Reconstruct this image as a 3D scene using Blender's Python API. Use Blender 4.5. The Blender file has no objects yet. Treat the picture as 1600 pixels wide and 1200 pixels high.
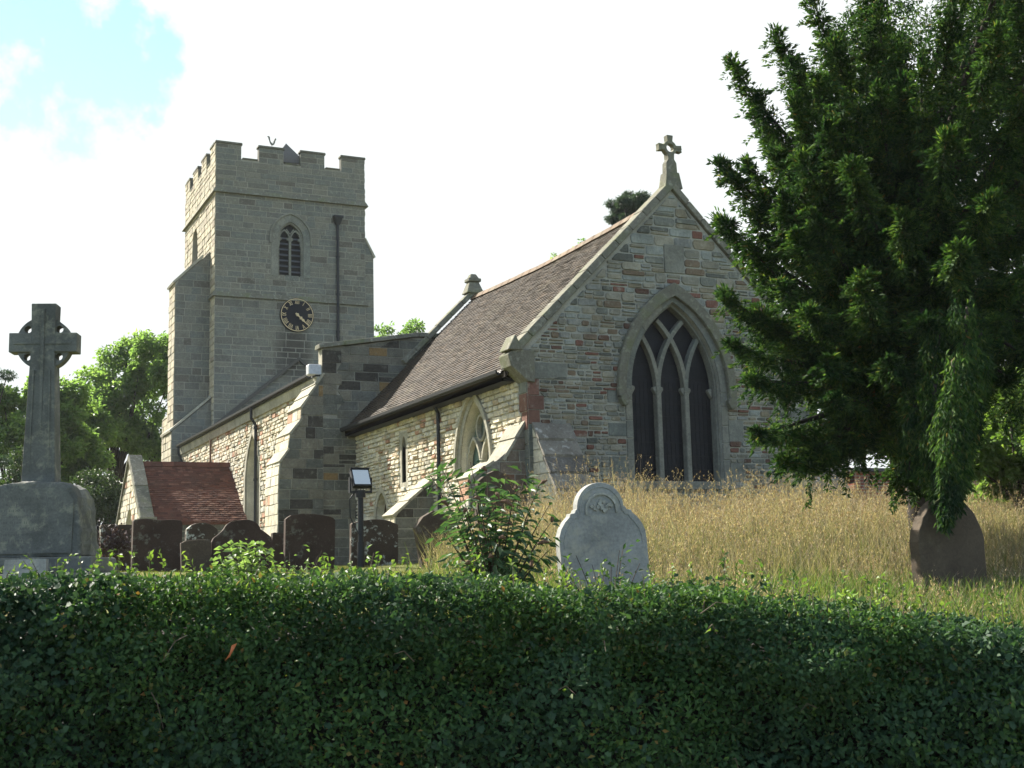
import bpy, math, random
import numpy as np
from mathutils import Vector, Matrix, geometry, noise
rnd = random.Random(7)
rng = np.random.default_rng(11)
C = bpy.context.scene.collection
R = math.radians

# ------------------------------------------------------------------ camera
YAW, PITCH, ROLL, FPX = R(25.17), R(8.49), R(-1.44), 2000.0
_r = Vector((math.cos(YAW), -math.sin(YAW), 0))
_f = Vector((math.sin(YAW)*math.cos(PITCH), math.cos(YAW)*math.cos(PITCH), math.sin(PITCH)))
_u = _r.cross(_f)
_r2 = _r*math.cos(ROLL) + _u*math.sin(ROLL)
_u2 = _u*math.cos(ROLL) - _r*math.sin(ROLL)
cd = bpy.data.cameras.new('camera'); cam = bpy.data.objects.new('camera', cd); C.objects.link(cam)
cam.matrix_world = Matrix(((_r2.x, _u2.x, -_f.x, 0), (_r2.y, _u2.y, -_f.y, 0), (_r2.z, _u2.z, -_f.z, 0), (0, 0, 0, 1)))
cd.sensor_width = 36; cd.lens = FPX/1600*36; cd.clip_end = 5000; cd.clip_start = 0.05
bpy.context.scene.camera = cam

# ------------------------------------------------------------------ light
AZ, EL = R(65), R(38)          # sun: from behind the tower, to the left
S = Vector((-math.cos(AZ)*math.cos(EL), math.sin(AZ)*math.cos(EL), math.sin(EL)))
sl = bpy.data.lights.new('sun', 'SUN'); sun = bpy.data.objects.new('sun', sl); C.objects.link(sun)
sl.energy = 4.4; sl.angle = R(0.55); sl.color = (1.0, 0.93, 0.82)
sun.rotation_euler = S.to_track_quat('Z', 'Y').to_euler()
W = bpy.data.worlds.new('World'); bpy.context.scene.world = W; W.use_nodes = True
wn = W.node_tree; wn.nodes.clear()
def wN(t, **k):
    n = wn.nodes.new(t)
    for a, b in k.items(): setattr(n, a, b)
    return n
sky = wN('ShaderNodeTexSky', sky_type='NISHITA', sun_disc=False, sun_elevation=EL, sun_rotation=math.atan2(S.x, S.y))
sky.air_density = 1.0; sky.dust_density = 0.0; sky.ozone_density = 2.5
bg1 = wN('ShaderNodeBackground'); bg1.inputs[1].default_value = 0.085
bg2 = wN('ShaderNodeBackground'); bg2.inputs[0].default_value = (0.95, 1.0, 0.995, 1); bg2.inputs[1].default_value = 0.285
tc = wN('ShaderNodeTexCoord')
nz = wN('ShaderNodeTexNoise'); nz.inputs['Scale'].default_value = 8.5; nz.inputs['Detail'].default_value = 9; nz.inputs['Roughness'].default_value = 0.6
# a break in the cloud towards the south-west
gap = (_r2*((75-800)/FPX) + _u2*((600-75)/FPX) + _f).normalized()
dt = wN('ShaderNodeVectorMath', operation='DOT_PRODUCT'); dt.inputs[1].default_value = gap
mr = wN('ShaderNodeMapRange'); mr.inputs[1].default_value = math.cos(R(8.0)); mr.inputs[2].default_value = math.cos(R(1.0)); mr.inputs[3].default_value = 0.46; mr.inputs[4].default_value = -0.20
ad = wN('ShaderNodeMath', operation='ADD')
cr = wN('ShaderNodeMapRange'); cr.inputs[1].default_value = 0.44; cr.inputs[2].default_value = 0.55
mx = wN('ShaderNodeMixShader'); out = wN('ShaderNodeOutputWorld')
L = wn.links.new
bk = wN('ShaderNodeVectorMath', operation='DOT_PRODUCT'); bk.inputs[1].default_value = (-math.sin(YAW), -math.cos(YAW), 0.0)
L(tc.outputs['Generated'], bk.inputs[0])
bm = wN('ShaderNodeMapRange'); bm.inputs[1].default_value = -0.1; bm.inputs[2].default_value = 0.5; bm.inputs[3].default_value = 0.0; bm.inputs[4].default_value = -0.62
L(bk.outputs['Value'], bm.inputs[0]); ad2 = wN('ShaderNodeMath', operation='ADD'); L(bm.outputs[0], ad2.inputs[1])
L(tc.outputs['Generated'], nz.inputs['Vector']); L(tc.outputs['Generated'], dt.inputs[0]); L(dt.outputs['Value'], mr.inputs[0])
nr_ = wN('ShaderNodeMapRange'); nr_.clamp = False; nr_.inputs[1].default_value = 0.25; nr_.inputs[2].default_value = 0.75; nr_.inputs[3].default_value = 0.02; nr_.inputs[4].default_value = 0.98
L(nz.outputs['Fac'], nr_.inputs[0]); L(nr_.outputs[0], ad.inputs[0]); L(mr.outputs[0], ad.inputs[1]); L(ad.outputs[0], ad2.inputs[0]); L(ad2.outputs[0], cr.inputs[0])
L(sky.outputs[0], bg1.inputs[0]); L(cr.outputs[0], mx.inputs[0]); L(bg1.outputs[0], mx.inputs[1]); L(bg2.outputs[0], mx.inputs[2]); L(mx.outputs[0], out.inputs[0])
vs = bpy.context.scene.view_settings
vs.view_transform = 'Standard'; vs.look = 'None'; vs.gamma = 1; vs.exposure = 1.9

# ------------------------------------------------------------------ helpers
def at(px, py, Y):
    """survey helper: world point seen at a photo pixel on the plane y = Y"""
    d = _r2*((px-800)/FPX) + _u2*(-(py-600)/FPX) + _f
    return d*(Y/d.y)
def sd(s, d):                  # sideways / forward distances from the viewer -> world x, y
    return (s*_r.x + d*math.sin(YAW), s*_r.y + d*math.cos(YAW))
def smooth(a, b, t):
    t = np.clip((t-a)/(b-a), 0, 1); return t*t*(3-2*t)
def ground(x, y):
    s = x*_r.x + y*_r.y; d = x*math.sin(YAW) + y*math.cos(YAW)
    left = np.interp(d, [-9, 3.4, 4.6, 6.2, 7.6, 9, 12, 18, 30, 60], [-1.6, -1.6, -1.45, -1.3, -.5, -.3, -.08, .15, .25, .3])
    right = np.interp(d, [-9, 3.4, 4.6, 6.2, 7.6, 9, 11.6, 16, 20, 26, 60], [-1.6, -1.6, -1.45, -1.35, -.75, -.58, -.33, .08, .38, .5, .4])
    w = smooth(-.8, 2.0, s)
    return left*(1-w) + right*w + 0.02*np.sin(x*1.7+y*.9) + 0.015*np.sin(y*2.3-x)

def tag(o, label=None, cat=None, group=None, kind=None):
    if label: o['label'] = label
    if cat: o['category'] = cat
    if group: o['group'] = group
    if kind: o['kind'] = kind
    return o
def thing(name, label, cat, loc=(0, 0, 0), group=None, rz=0):
    o = bpy.data.objects.new(name, None); C.objects.link(o); o.location = loc; o.rotation_euler = (0, 0, rz)
    o.empty_display_size = .2
    return tag(o, label, cat, group)

class MB:
    def __init__(s): s.v = []; s.f = []; s.m = []
    def add(s, vs_, fs, m=0):
        k = len(s.v); s.v += [tuple(v) for v in vs_]
        for f in fs: s.f.append([i+k for i in f]); s.m.append(m)
    def quad(s, a, b, c, d, m=0): s.add([a, b, c, d], [(0, 1, 2, 3)], m)
    def box(s, x0, x1, y0, y1, z0, z1, m=0):
        s.hexa([(x0, y0, z0), (x1, y0, z0), (x1, y1, z0), (x0, y1, z0)], [(x0, y0, z1), (x1, y0, z1), (x1, y1, z1), (x0, y1, z1)], m)
    def hexa(s, lo, hi, m=0):
        n = len(lo)
        s.add(list(lo)+list(hi), [tuple(range(n))[::-1], tuple(range(n, 2*n))]+[(i, (i+1) % n, n+(i+1) % n, n+i) for i in range(n)], m)
    def prism(s, poly, F, d0, d1, m=0):          # poly [(u,z)] in frame F, extruded from depth d0 to d1
        s.hexa([F(u, z, d0) for u, z in poly], [F(u, z, d1) for u, z in poly], m)
    def tube(s, pts, r, n=8, m=0, caps=True):
        pts = [Vector(p) for p in pts]; rs = r if isinstance(r, (list, tuple)) else [r]*len(pts)
        k = len(s.v); ref = Vector((0.13, 0.31, 0.94))
        for i, p in enumerate(pts):
            t = (pts[min(i+1, len(pts)-1)]-pts[max(i-1, 0)]).normalized()
            if abs(t.dot(ref)) > .95: ref = Vector((1, 0, 0))
            a = t.cross(ref).normalized(); b = t.cross(a)
            for j in range(n):
                q = p + (a*math.cos(2*math.pi*j/n) + b*math.sin(2*math.pi*j/n))*rs[i]; s.v.append(tuple(q))
        for i in range(len(pts)-1):
            for j in range(n):
                s.f.append([k+i*n+j, k+i*n+(j+1) % n, k+(i+1)*n+(j+1) % n, k+(i+1)*n+j]); s.m.append(m)
        if caps:
            s.f.append([k+j for j in range(n)][::-1]); s.m.append(m)
            s.f.append([k+(len(pts)-1)*n+j for j in range(n)]); s.m.append(m)
    def build(s, name, mats, parent=None, smooth_=False, bevel=0, loc=None):
        me = bpy.data.meshes.new(name); me.from_pydata(s.v, [], s.f)
        mats = mats if isinstance(mats, (list, tuple)) else [mats]
        for m in mats: me.materials.append(m)
        if len(mats) > 1: me.polygons.foreach_set('material_index', s.m)
        if smooth_: me.polygons.foreach_set('use_smooth', [True]*len(me.polygons))
        me.update()
        o = bpy.data.objects.new(name, me); C.objects.link(o); attach(o, parent)
        if bevel:
            b = o.modifiers.new('bevel', 'BEVEL'); b.width = bevel; b.segments = 2; b.limit_method = 'ANGLE'; b.angle_limit = R(40)
        return o
def attach(o, parent):
    if parent:
        o.parent = parent
        if parent.type == 'EMPTY' and parent.rotation_euler.z == 0 and not parent.get('local'): o.location = -parent.location
def frame(O, U, N):
    O, U, N = Vector(O), Vector(U), Vector(N)
    return lambda u, z, d: O + U*u + Vector((0, 0, z)) + N*d

def np_mesh(name, verts, faces, mats, parent=None, attr=None):
    """fast mesh from arrays, all faces the same size"""
    me = bpy.data.meshes.new(name); n, k = faces.shape
    me.vertices.add(len(verts)); me.vertices.foreach_set('co', verts.astype(np.float32).ravel())
    me.loops.add(n*k); me.loops.foreach_set('vertex_index', faces.astype(np.int32).ravel())
    me.polygons.add(n); me.polygons.foreach_set('loop_start', np.arange(0, n*k, k, dtype=np.int32))
    for m in (mats if isinstance(mats, (list, tuple)) else [mats]): me.materials.append(m)
    me.update(calc_edges=True)
    o = bpy.data.objects.new(name, me); C.objects.link(o); attach(o, parent)
    return o
def unit(a): return a/np.maximum(np.linalg.norm(a, axis=-1, keepdims=True), 1e-9)
def leaf_arrays(p, t, nrm, ln, wd, fold=.25, lobes=False):
    """p base points, t tip directions, nrm facing; ln, wd arrays -> folded leaf (two triangles or six)"""
    t = unit(t); b = unit(np.cross(t, nrm)); nn = np.cross(b, t)
    ln = ln[:, None]; wd = wd[:, None]; N = len(p); i = np.arange(N)
    if not lobes:
        V = np.stack([p, p+t*ln*.45+b*wd*.5+nn*wd*fold, p+t*ln-nn*ln*.1, p+t*ln*.45-b*wd*.5+nn*wd*fold], 1).reshape(-1, 3)
        Fs = np.concatenate([np.stack([i*4, i*4+1, i*4+2], 1), np.stack([i*4, i*4+2, i*4+3], 1)])
    else:      # five-pointed leaf, six triangles round the midrib
        V = np.stack([p, p+t*ln*.15+b*wd*.5+nn*wd*fold*.6, p+t*ln*.42+b*wd*.26, p+t*ln*.62+b*wd*.46+nn*wd*fold*.6, p+t*ln-nn*ln*.12,
                      p+t*ln*.62-b*wd*.46+nn*wd*fold*.6, p+t*ln*.42-b*wd*.26, p+t*ln*.15-b*wd*.5+nn*wd*fold*.6], 1).reshape(-1, 3)
        Fs = np.concatenate([np.stack([i*8, i*8+a, i*8+a+1], 1) for a in range(1, 7)])
    return V, Fs

# ------------------------------------------------------------------ materials
def mat(name):
    m = bpy.data.materials.new(name); m.use_nodes = True; m.node_tree.nodes.clear(); return m
class NT:
    def __init__(s, m): s.t = m.node_tree
    def n(s, typ, ins=None, **k):
        q = s.t.nodes.new(typ)
        for a, b in k.items(): setattr(q, a, b)
        for a, b in (ins or {}).items():
            if isinstance(b, bpy.types.NodeSocket): s.t.links.new(b, q.inputs[a])
            else: q.inputs[a].default_value = b
        return q
    def noise(s, scale, detail=4, rough=.55, vec=None, dist=0):
        q = s.n('ShaderNodeTexNoise', {'Scale': scale, 'Detail': detail, 'Roughness': rough, 'Distortion': dist}, )
        s.t.links.new(vec if vec else s.obj(), q.inputs['Vector']); return q.outputs['Fac']
    def obj(s):
        if not hasattr(s, '_o'): s._o = s.n('ShaderNodeTexCoord').outputs['Object']
        return s._o
    def island(s): return s.n('ShaderNodeNewGeometry').outputs['Random Per Island']
    def ramp(s, fac, stops, interp='LINEAR'):
        q = s.n('ShaderNodeValToRGB'); s.t.links.new(fac, q.inputs[0]); e = q.color_ramp; e.interpolation = interp
        while len(e.elements) < len(stops): e.elements.new(0.5)
        for el, (p, c) in zip(e.elements, stops): el.position = p; el.color = (*c, 1) if len(c) == 3 else c
        return q.outputs[0]
    def mix(s, fac, a, b, blend='MIX'):
        q = s.n('ShaderNodeMix', data_type='RGBA', blend_type=blend)
        for sock, v in ((q.inputs[0], fac), (q.inputs[6], a), (q.inputs[7], b)):
            if isinstance(v, bpy.types.NodeSocket): s.t.links.new(v, sock)
            else: sock.default_value = v if not isinstance(v, tuple) else ((*v, 1) if len(v) == 3 else v)
        return q.outputs[2]
    def rng(s, v, a, b, c=0, d=1): return s.n('ShaderNodeMapRange', {0: v, 1: a, 2: b, 3: c, 4: d}).outputs[0]
    def bump(s, h, strength=.5, dist=.02, nrm=None):
        q = s.n('ShaderNodeBump', {'Height': h, 'Strength': strength, 'Distance': dist})
        if nrm: s.t.links.new(nrm, q.inputs['Normal'])
        return q.outputs[0]
    def out(s, sh): s.t.links.new(sh, s.n('ShaderNodeOutputMaterial').inputs[0])
    def principled(s, col, rough=.9, nrm=None, spec=.3, metal=0):
        q = s.n('ShaderNodeBsdfPrincipled', {'Roughness': rough, 'Specular IOR Level': spec, 'Metallic': metal})
        if isinstance(col, bpy.types.NodeSocket): s.t.links.new(col, q.inputs['Base Color'])
        else: q.inputs['Base Color'].default_value = (*col, 1)
        if nrm: s.t.links.new(nrm, q.inputs['Normal'])
        s.out(q.outputs[0]); return q

def stone_mat(name, stops, lichen=(.33, .33, .27), lich=.5, moss=None, bump=.6, grain=18, streak=None):
    m = mat(name); t = NT(m)
    c = t.ramp(t.island(), stops, 'CONSTANT' if len(stops) > 3 else 'LINEAR')
    n1 = t.noise(2.3, 5, .6); n2 = t.noise(grain, 6, .7); n3 = t.noise(7.5, 4, .6)
    c = t.mix(.55, c, t.ramp(n1, [(.3, (.55, .55, .55)), (.7, (1.35, 1.35, 1.35))]), 'MULTIPLY')
    c = t.mix(.6, c, t.ramp(n2, [(.3, (.55, .55, .56)), (.7, (1.4, 1.4, 1.38))]), 'MULTIPLY')
    c = t.mix(t.rng(n3, .56, .70, 0, lich), c, (*lichen, 1))
    if moss: c = t.mix(t.rng(n1, .50, .68, 0, .7), c, (*moss, 1))
    if streak:
        (sx, sz, rx, rz) = streak
        sp = t.n('ShaderNodeSeparateXYZ', {0: t.obj()})
        dx = t.n('ShaderNodeMath', {0: sp.outputs[0], 1: -sx}, operation='ADD').outputs[0]; dz = t.n('ShaderNodeMath', {0: sp.outputs[2], 1: -sz}, operation='ADD').outputs[0]
        a = t.n('ShaderNodeMath', {0: dx, 1: 1/rx}, operation='MULTIPLY').outputs[0]; b = t.n('ShaderNodeMath', {0: dz, 1: 1/rz}, operation='MULTIPLY').outputs[0]
        a = t.n('ShaderNodeMath', {0: a, 1: 2.0}, operation='POWER'); a = a.outputs[0]; b = t.n('ShaderNodeMath', {0: b, 1: 2.0}, operation='POWER').outputs[0]
        ab = t.n('ShaderNodeMath', {0: a, 1: b}, operation='ADD').outputs[0]
        ab = t.n('ShaderNodeMath', {0: ab, 1: t.rng(n1, 0, 1, -.5, .8)}, operation='ADD').outputs[0]
        c = t.mix(t.rng(ab, .3, 1.3, .75, 0), c, (.035, .03, .026, 1))
    t.principled(c, .92, t.bump(t.n('ShaderNodeMath', {0: n2, 1: n3}, operation='ADD').outputs[0], bump, .03), .15)
    return m
GR1, GR2, GR3 = (.196, .190, .152), (.150, .156, .132), (.25, .236, .184)
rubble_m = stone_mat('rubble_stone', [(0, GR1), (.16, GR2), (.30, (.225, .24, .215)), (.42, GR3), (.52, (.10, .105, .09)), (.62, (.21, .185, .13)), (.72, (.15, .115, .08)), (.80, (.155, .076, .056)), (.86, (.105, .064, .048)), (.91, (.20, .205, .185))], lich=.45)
south_m = stone_mat('sunlit_rubble_stone', [(0, (.52, .48, .37)), (.25, (.44, .41, .33)), (.45, (.58, .52, .40)), (.62, (.50, .44, .32)), (.76, (.42, .34, .24)), (.86, (.36, .21, .14)), (.92, (.47, .45, .38))], lich=.4, lichen=(.6, .57, .47))  # paler copy of the rubble: sunlight put into the south-facing stone colour
ashlar_m = stone_mat('tower_ashlar', [(0, (.170, .168, .140)), (.2, (.145, .152, .134)), (.4, (.185, .178, .144)), (.6, (.136, .136, .116)), (.8, (.16, .166, .146)), (.93, (.12, .112, .092))], lich=.35, moss=(.105, .10, .08), streak=(14.8, 9.9, .9, 1.5))
nave_m = stone_mat('nave_gable_ashlar', [(0, (.14, .135, .108)), (.2, (.105, .108, .092)), (.4, (.165, .152, .118)), (.6, (.055, .05, .042)), (.75, (.13, .13, .112)), (.95, (.22, .145, .065))], lich=.3)
dress_m = stone_mat('dressed_sandstone', [(0, (.165, .168, .145)), (.5, (.19, .186, .152)), (1, (.14, .15, .132))], lich=.3, bump=.3)
quoin_m = stone_mat('quoin_stone', [(0, (.15, .16, .14)), (.35, (.185, .182, .15)), (.7, (.125, .14, .126))], lich=.35, bump=.35)
redq_m = stone_mat('red_sandstone', [(0, (.17, .088, .066)), (1, (.14, .078, .06))], lich=.5, bump=.35)
coping_m = stone_mat('coping_stone', [(0, (.17, .165, .13)), (.5, (.13, .128, .10)), (1, (.20, .19, .15))], lich=.6, moss=(.10, .115, .05), bump=.5)
def plain(name, col, rough=.6, metal=0, bump=0, var=.3, scale=14, spec=.4):
    m = mat(name); t = NT(m); n = t.noise(scale, 4)
    c = t.mix(var, (*col, 1), t.ramp(n, [(.3, (.5, .5, .5)), (.7, (1.5, 1.5, 1.5))]), 'MULTIPLY')
    t.principled(c, rough, t.bump(n, bump, .01) if bump else None, spec, metal); return m
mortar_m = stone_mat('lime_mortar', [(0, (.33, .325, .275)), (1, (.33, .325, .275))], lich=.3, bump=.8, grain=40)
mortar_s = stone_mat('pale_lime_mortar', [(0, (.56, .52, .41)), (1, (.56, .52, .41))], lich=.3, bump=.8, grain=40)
mortar_d = stone_mat('ashlar_mortar', [(0, (.25, .24, .20)), (1, (.25, .24, .20))], lich=.2, bump=.4, grain=40)
black_m = plain('black_painted_iron', (.012, .013, .015), .5, 0, 0, .3, spec=.3)
lead_m = plain('lead_sheet', (.42, .43, .45), .45, .3, .2)
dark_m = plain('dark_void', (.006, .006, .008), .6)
louvre_m = plain('louvre_slate', (.07, .075, .085), .6, 0, .3)
gold_m = plain('gilding', (.52, .40, .22), .45, .2, .0, .2)
dial_m = plain('clock_dial_paint', (.008, .009, .012), .6, spec=.15)
def glass_mat():
    m = mat('leaded_glass'); t = NT(m)
    sp = t.obj(); n = t.noise(5, 3)
    c = t.mix(.5, (.008, .009, .012, 1), t.ramp(n, [(.3, (.4, .4, .4)), (.7, (1.6, 1.6, 1.6))]), 'MULTIPLY')
    t.principled(c, .5, t.bump(t.noise(9, 2), .25, .02), .12); return m
glass_m = glass_mat()
gglass_m = plain('green_leaded_glass', (.09, .14, .12), .3, 0, .3, .5, 9)
def tile_mat(name, stops, lich, lc, lo=.52, hi=.66):
    m = mat(name); t = NT(m); c = t.ramp(t.island(), stops); n = t.noise(1.3, 6, .65); n2 = t.noise(30, 3)
    c = t.mix(t.rng(n, lo, hi, 0, lich), c, (*lc, 1)); c = t.mix(.5, c, t.ramp(n2, [(.3, (.6, .6, .6)), (.7, (1.35, 1.35, 1.35))]), 'MULTIPLY')
    t.principled(c, .85, t.bump(n2, .4, .01), .2); return m
tile_old = tile_mat('weathered_brown_tile', [(0, (.026, .021, .016)), (.35, (.047, .035, .024)), (.7, (.038, .031, .024)), (1, (.072, .050, .031))], .45, (.11, .095, .065))
tile_red = tile_mat('red_clay_tile', [(0, (.075, .034, .024)), (.4, (.135, .056, .037)), (.75, (.10, .046, .034)), (1, (.20, .10, .065))], .5, (.075, .045, .032))
grave_m = {}
def grave_mat(name, base, lichen, lo, hi, amt, red=0):
    m = mat(name); t = NT(m); n = t.noise(6, 6, .7); n2 = t.noise(45, 4, .7); n3 = t.noise(2.2, 4)
    c = t.mix(.7, (*base, 1), t.ramp(n3, [(.3, (.55, .55, .55)), (.7, (1.5, 1.5, 1.5))]), 'MULTIPLY')
    c = t.mix(.5, c, t.ramp(n2, [(.3, (.6, .6, .6)), (.7, (1.4, 1.4, 1.4))]), 'MULTIPLY')
    c = t.mix(t.rng(n, lo, hi, 0, amt), c, (*lichen, 1))
    t.principled(c, .9, t.bump(n2, .35, .006, t.bump(n, .5, .012)), .2); return m
g_dark = grave_mat('dark_sandstone_slab', (.045, .030, .022), (.15, .15, .12), .56, .68, .8)
g_brown = grave_mat('brown_sandstone_slab', (.065, .050, .036), (.16, .15, .12), .58, .68, .6)
g_lich = grave_mat('lichened_sandstone_slab', (.055, .040, .028), (.38, .40, .35), .56, .62, .9)
g_grey = grave_mat('grey_limestone_slab', (.24, .24, .21), (.42, .42, .37), .55, .65, .6)
g_white = grave_mat('white_marble', (.215, .220, .208), (.34, .33, .26), .50, .70, .8)
g_granite = grave_mat('grey_granite', (.095, .10, .092), (.22, .22, .17), .52, .66, .75)
g_white_edge = g_white
def leaf_mat(name, stops, trans=.45, patch=None, pscale=1.5, rough=.5, spec=.35, tcol=1.5):
    m = mat(name); t = NT(m); c = t.ramp(t.island(), stops)
    if patch: c = t.mix(t.rng(t.noise(pscale, 3), .45, .6, 0, .75), c, t.ramp(t.island(), patch))
    p = t.n('ShaderNodeBsdfPrincipled', {'Base Color': c, 'Roughness': rough, 'Specular IOR Level': spec})
    c2 = t.mix(1.0, c, (tcol, tcol*1.05, tcol*.55, 1), 'MULTIPLY')
    tr = t.n('ShaderNodeBsdfTranslucent', {'Color': c2})
    mx_ = t.n('ShaderNodeMixShader', {0: trans, 1: p.outputs[0], 2: tr.outputs[0]}); t.out(mx_.outputs[0]); return m
hedge_m = leaf_mat('privet_hedge_leaf', [(0, (.022, .055, .018)), (.5, (.040, .088, .026)), (.9, (.062, .12, .034)), (.97, (.09, .14, .035)), (1, (.20, .10, .03))], .28, [(0, (.026, .058, .034)), (1, (.046, .092, .045))], 1.2, rough=.62, spec=.15)
ivy_m = leaf_mat('ivy_leaf', [(0, (.018, .042, .024)), (.7, (.032, .068, .034)), (1, (.055, .10, .045))], .2, rough=.6, spec=.15)
yew_m = leaf_mat('yew_needle', [(0, (.016, .044, .013)), (.5, (.034, .076, .020)), (.88, (.068, .12, .028)), (.97, (.10, .145, .032)), (1, (.12, .08, .03))], .36, [(0, (.007, .022, .012)), (1, (.016, .038, .017))], 3.2, rough=.7, spec=.1)  # light and shade put into the colour: bright sprays, dark noise patches
syc_m = leaf_mat('sycamore_leaf', [(0, (.075, .13, .04)), (.5, (.11, .175, .055)), (1, (.16, .23, .085))], .62, [(0, (.055, .105, .038)), (1, (.085, .145, .055))], .35, tcol=1.9)
maple_m = leaf_mat('maple_leaf', [(0, (.06, .115, .022)), (.5, (.10, .17, .035)), (1, (.15, .22, .06))], .5)
pine_m = leaf_mat('pine_needle', [(0, (.022, .05, .03)), (1, (.05, .085, .05))], .25)
dark_leaf_m = leaf_mat('evergreen_leaf', [(0, (.02, .04, .016)), (1, (.045, .075, .025))], .3)
bud_m = leaf_mat('buddleia_leaf', [(0, (.022, .055, .024)), (.6, (.038, .082, .032)), (1, (.08, .13, .055))], .4)
pale_leaf_m = leaf_mat('pale_sapling_leaf', [(0, (.085, .145, .045)), (1, (.18, .26, .10))], .45)
straw_m = leaf_mat('dry_grass', [(0, (.19, .148, .115)), (.35, (.29, .245, .195)), (.6, (.17, .16, .11)), (.85, (.44, .40, .32)), (1, (.18, .12, .095))], .38, [(0, (.13, .15, .075)), (1, (.25, .225, .155))], .8, rough=.8, spec=.1, tcol=1.15)
seed_m = leaf_mat('grass_seed_head', [(0, (.20, .13, .09)), (.5, (.34, .25, .17)), (1, (.50, .41, .30))], .35, rough=.8, spec=.1, tcol=1.1)
basal_m = leaf_mat('green_grass', [(0, (.07, .10, .035)), (.4, (.12, .135, .055)), (.7, (.21, .185, .12)), (1, (.30, .25, .17))], .4, [(0, (.15, .125, .08)), (1, (.27, .22, .15))], rough=.8, spec=.1, tcol=1.2)
lawn_m = leaf_mat('mown_grass', [(0, (.075, .10, .022)), (.6, (.12, .14, .035)), (1, (.19, .17, .06))], .35, rough=.8, spec=.1, tcol=1.2)
panicle_m = plain('dead_flower_head', (.10, .055, .03), .9)
bark_m = plain('bark', (.030, .024, .019), .95, 0, .8, .5, 9)
twig_m = plain('twig', (.05, .035, .022), .95, 0, .5, .5, 20)
brick_m = mat('red_brick'); _t = NT(brick_m)
_b = _t.n('ShaderNodeTexBrick', {'Scale': 1.0, 'Color1': (.22, .07, .045, 1), 'Color2': (.16, .055, .04, 1), 'Mortar': (.2, .17, .14, 1), 'Mortar Size': .012, 'Brick Width': .23, 'Row Height': .075})
_m = _t.n('ShaderNodeMapping', {'Rotation': (R(90), 0, 0)}); _t.t.links.new(_t.obj(), _m.inputs[0]); _t.t.links.new(_m.outputs[0], _b.inputs['Vector'])
_t.principled(_t.mix(.6, _b.outputs[0], _t.ramp(_t.noise(3), [(.3, (.5, .5, .5)), (.7, (1.5, 1.5, 1.5))]), 'MULTIPLY'), .9)
def ground_mat():
    m = mat('churchyard_turf'); t = NT(m); n = t.noise(.7, 6, .6); n2 = t.noise(25, 5, .7)
    c = t.ramp(n, [(.3, (.075, .10, .022)), (.55, (.13, .13, .04)), (.75, (.17, .14, .06))])
    c = t.mix(.6, c, t.ramp(n2, [(.3, (.5, .5, .5)), (.7, (1.5, 1.5, 1.5))]), 'MULTIPLY')
    t.principled(c, .95, t.bump(n2, .8, .03), .1); return m

# ------------------------------------------------------------------ ground and road
def axis():
    a = list(np.arange(-14, 34, .5)); p = [36, 40, 46, 55, 70, 100, 160, 300, 600, 1500]; q = [-16, -20, -26, -40, -70, -150, -400, -1200]
    return np.array(q[::-1]+a+p)
ss, dd = axis(), axis()
gv = []; 
for d in dd:
    for s in ss:
        x, y = sd(s, d); gv.append((x, y, float(ground(x, y)) if d < 100 else .3))
gv = np.array(gv); nS = len(ss)
gf = np.array([(j*nS+i, j*nS+i+1, (j+1)*nS+i+1, (j+1)*nS+i) for j in range(len(dd)-1) for i in range(nS-1)])
o = np_mesh('ground', gv, gf, ground_mat()); tag(o, kind='structure')
rb = MB()
a, b, c_, d_ = [sd(*q) for q in ((-60, -3.0), (60, -3.0), (60, 3.0), (-60, 3.0))]
rb.quad((*a, -1.575), (*b, -1.575), (*c_, -1.575), (*d_, -1.575))
tag(rb.build('road', plain('asphalt', (.05, .05, .05), .9, 0, .5, .4, 40)), kind='structure')

# ------------------------------------------------------------------ masonry tools
def arch(uc, half, zspring, zbase, n=14, k=1.0):
    """outline of a two-centred pointed arch opening, k = radius / span"""
    Rr = 2*half*k; pts = [(uc-half, zbase)]
    c1 = uc-half+Rr; top = math.sqrt(Rr*Rr-(Rr-half)**2); th = math.atan2(top, -(Rr-half))
    L_ = [(c1+Rr*math.cos(math.pi-(math.pi-th)*i/n), zspring+Rr*math.sin(math.pi-(math.pi-th)*i/n)) for i in range(n+1)]
    pts += L_; pts += [(2*uc-u, z) for u, z in L_[::-1][1:]]; pts.append((uc+half, zbase))
    return pts
def scan(polys, z):
    xs = []
    for P in polys:
        for i in range(len(P)):
            (a, za), (b, zb) = P[i], P[(i+1) % len(P)]
            if (za <= z) != (zb <= z): xs.append(a+(z-za)/(zb-za)*(b-a))
    xs.sort(); return [(xs[i], xs[i+1]) for i in range(0, len(xs)-1, 2)]
def flat_wall(mb, F, outer, holes, reveal, m=0, side=None):
    polys = [[Vector((u, z, 0)) for u, z in P] for P in [outer]+holes]
    flat = [p for P in polys for p in P]
    tri = geometry.tessellate_polygon(polys)
    mb.add([F(p.x, p.y, 0) for p in flat], [tuple(t) for t in tri], m)
    for P in holes:
        for i in range(len(P)):
            (a, za), (b, zb) = P[i], P[(i+1) % len(P)]
            mb.quad(F(a, za, 0), F(b, zb, 0), F(b, zb, -reveal), F(a, za, -reveal), m)
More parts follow.
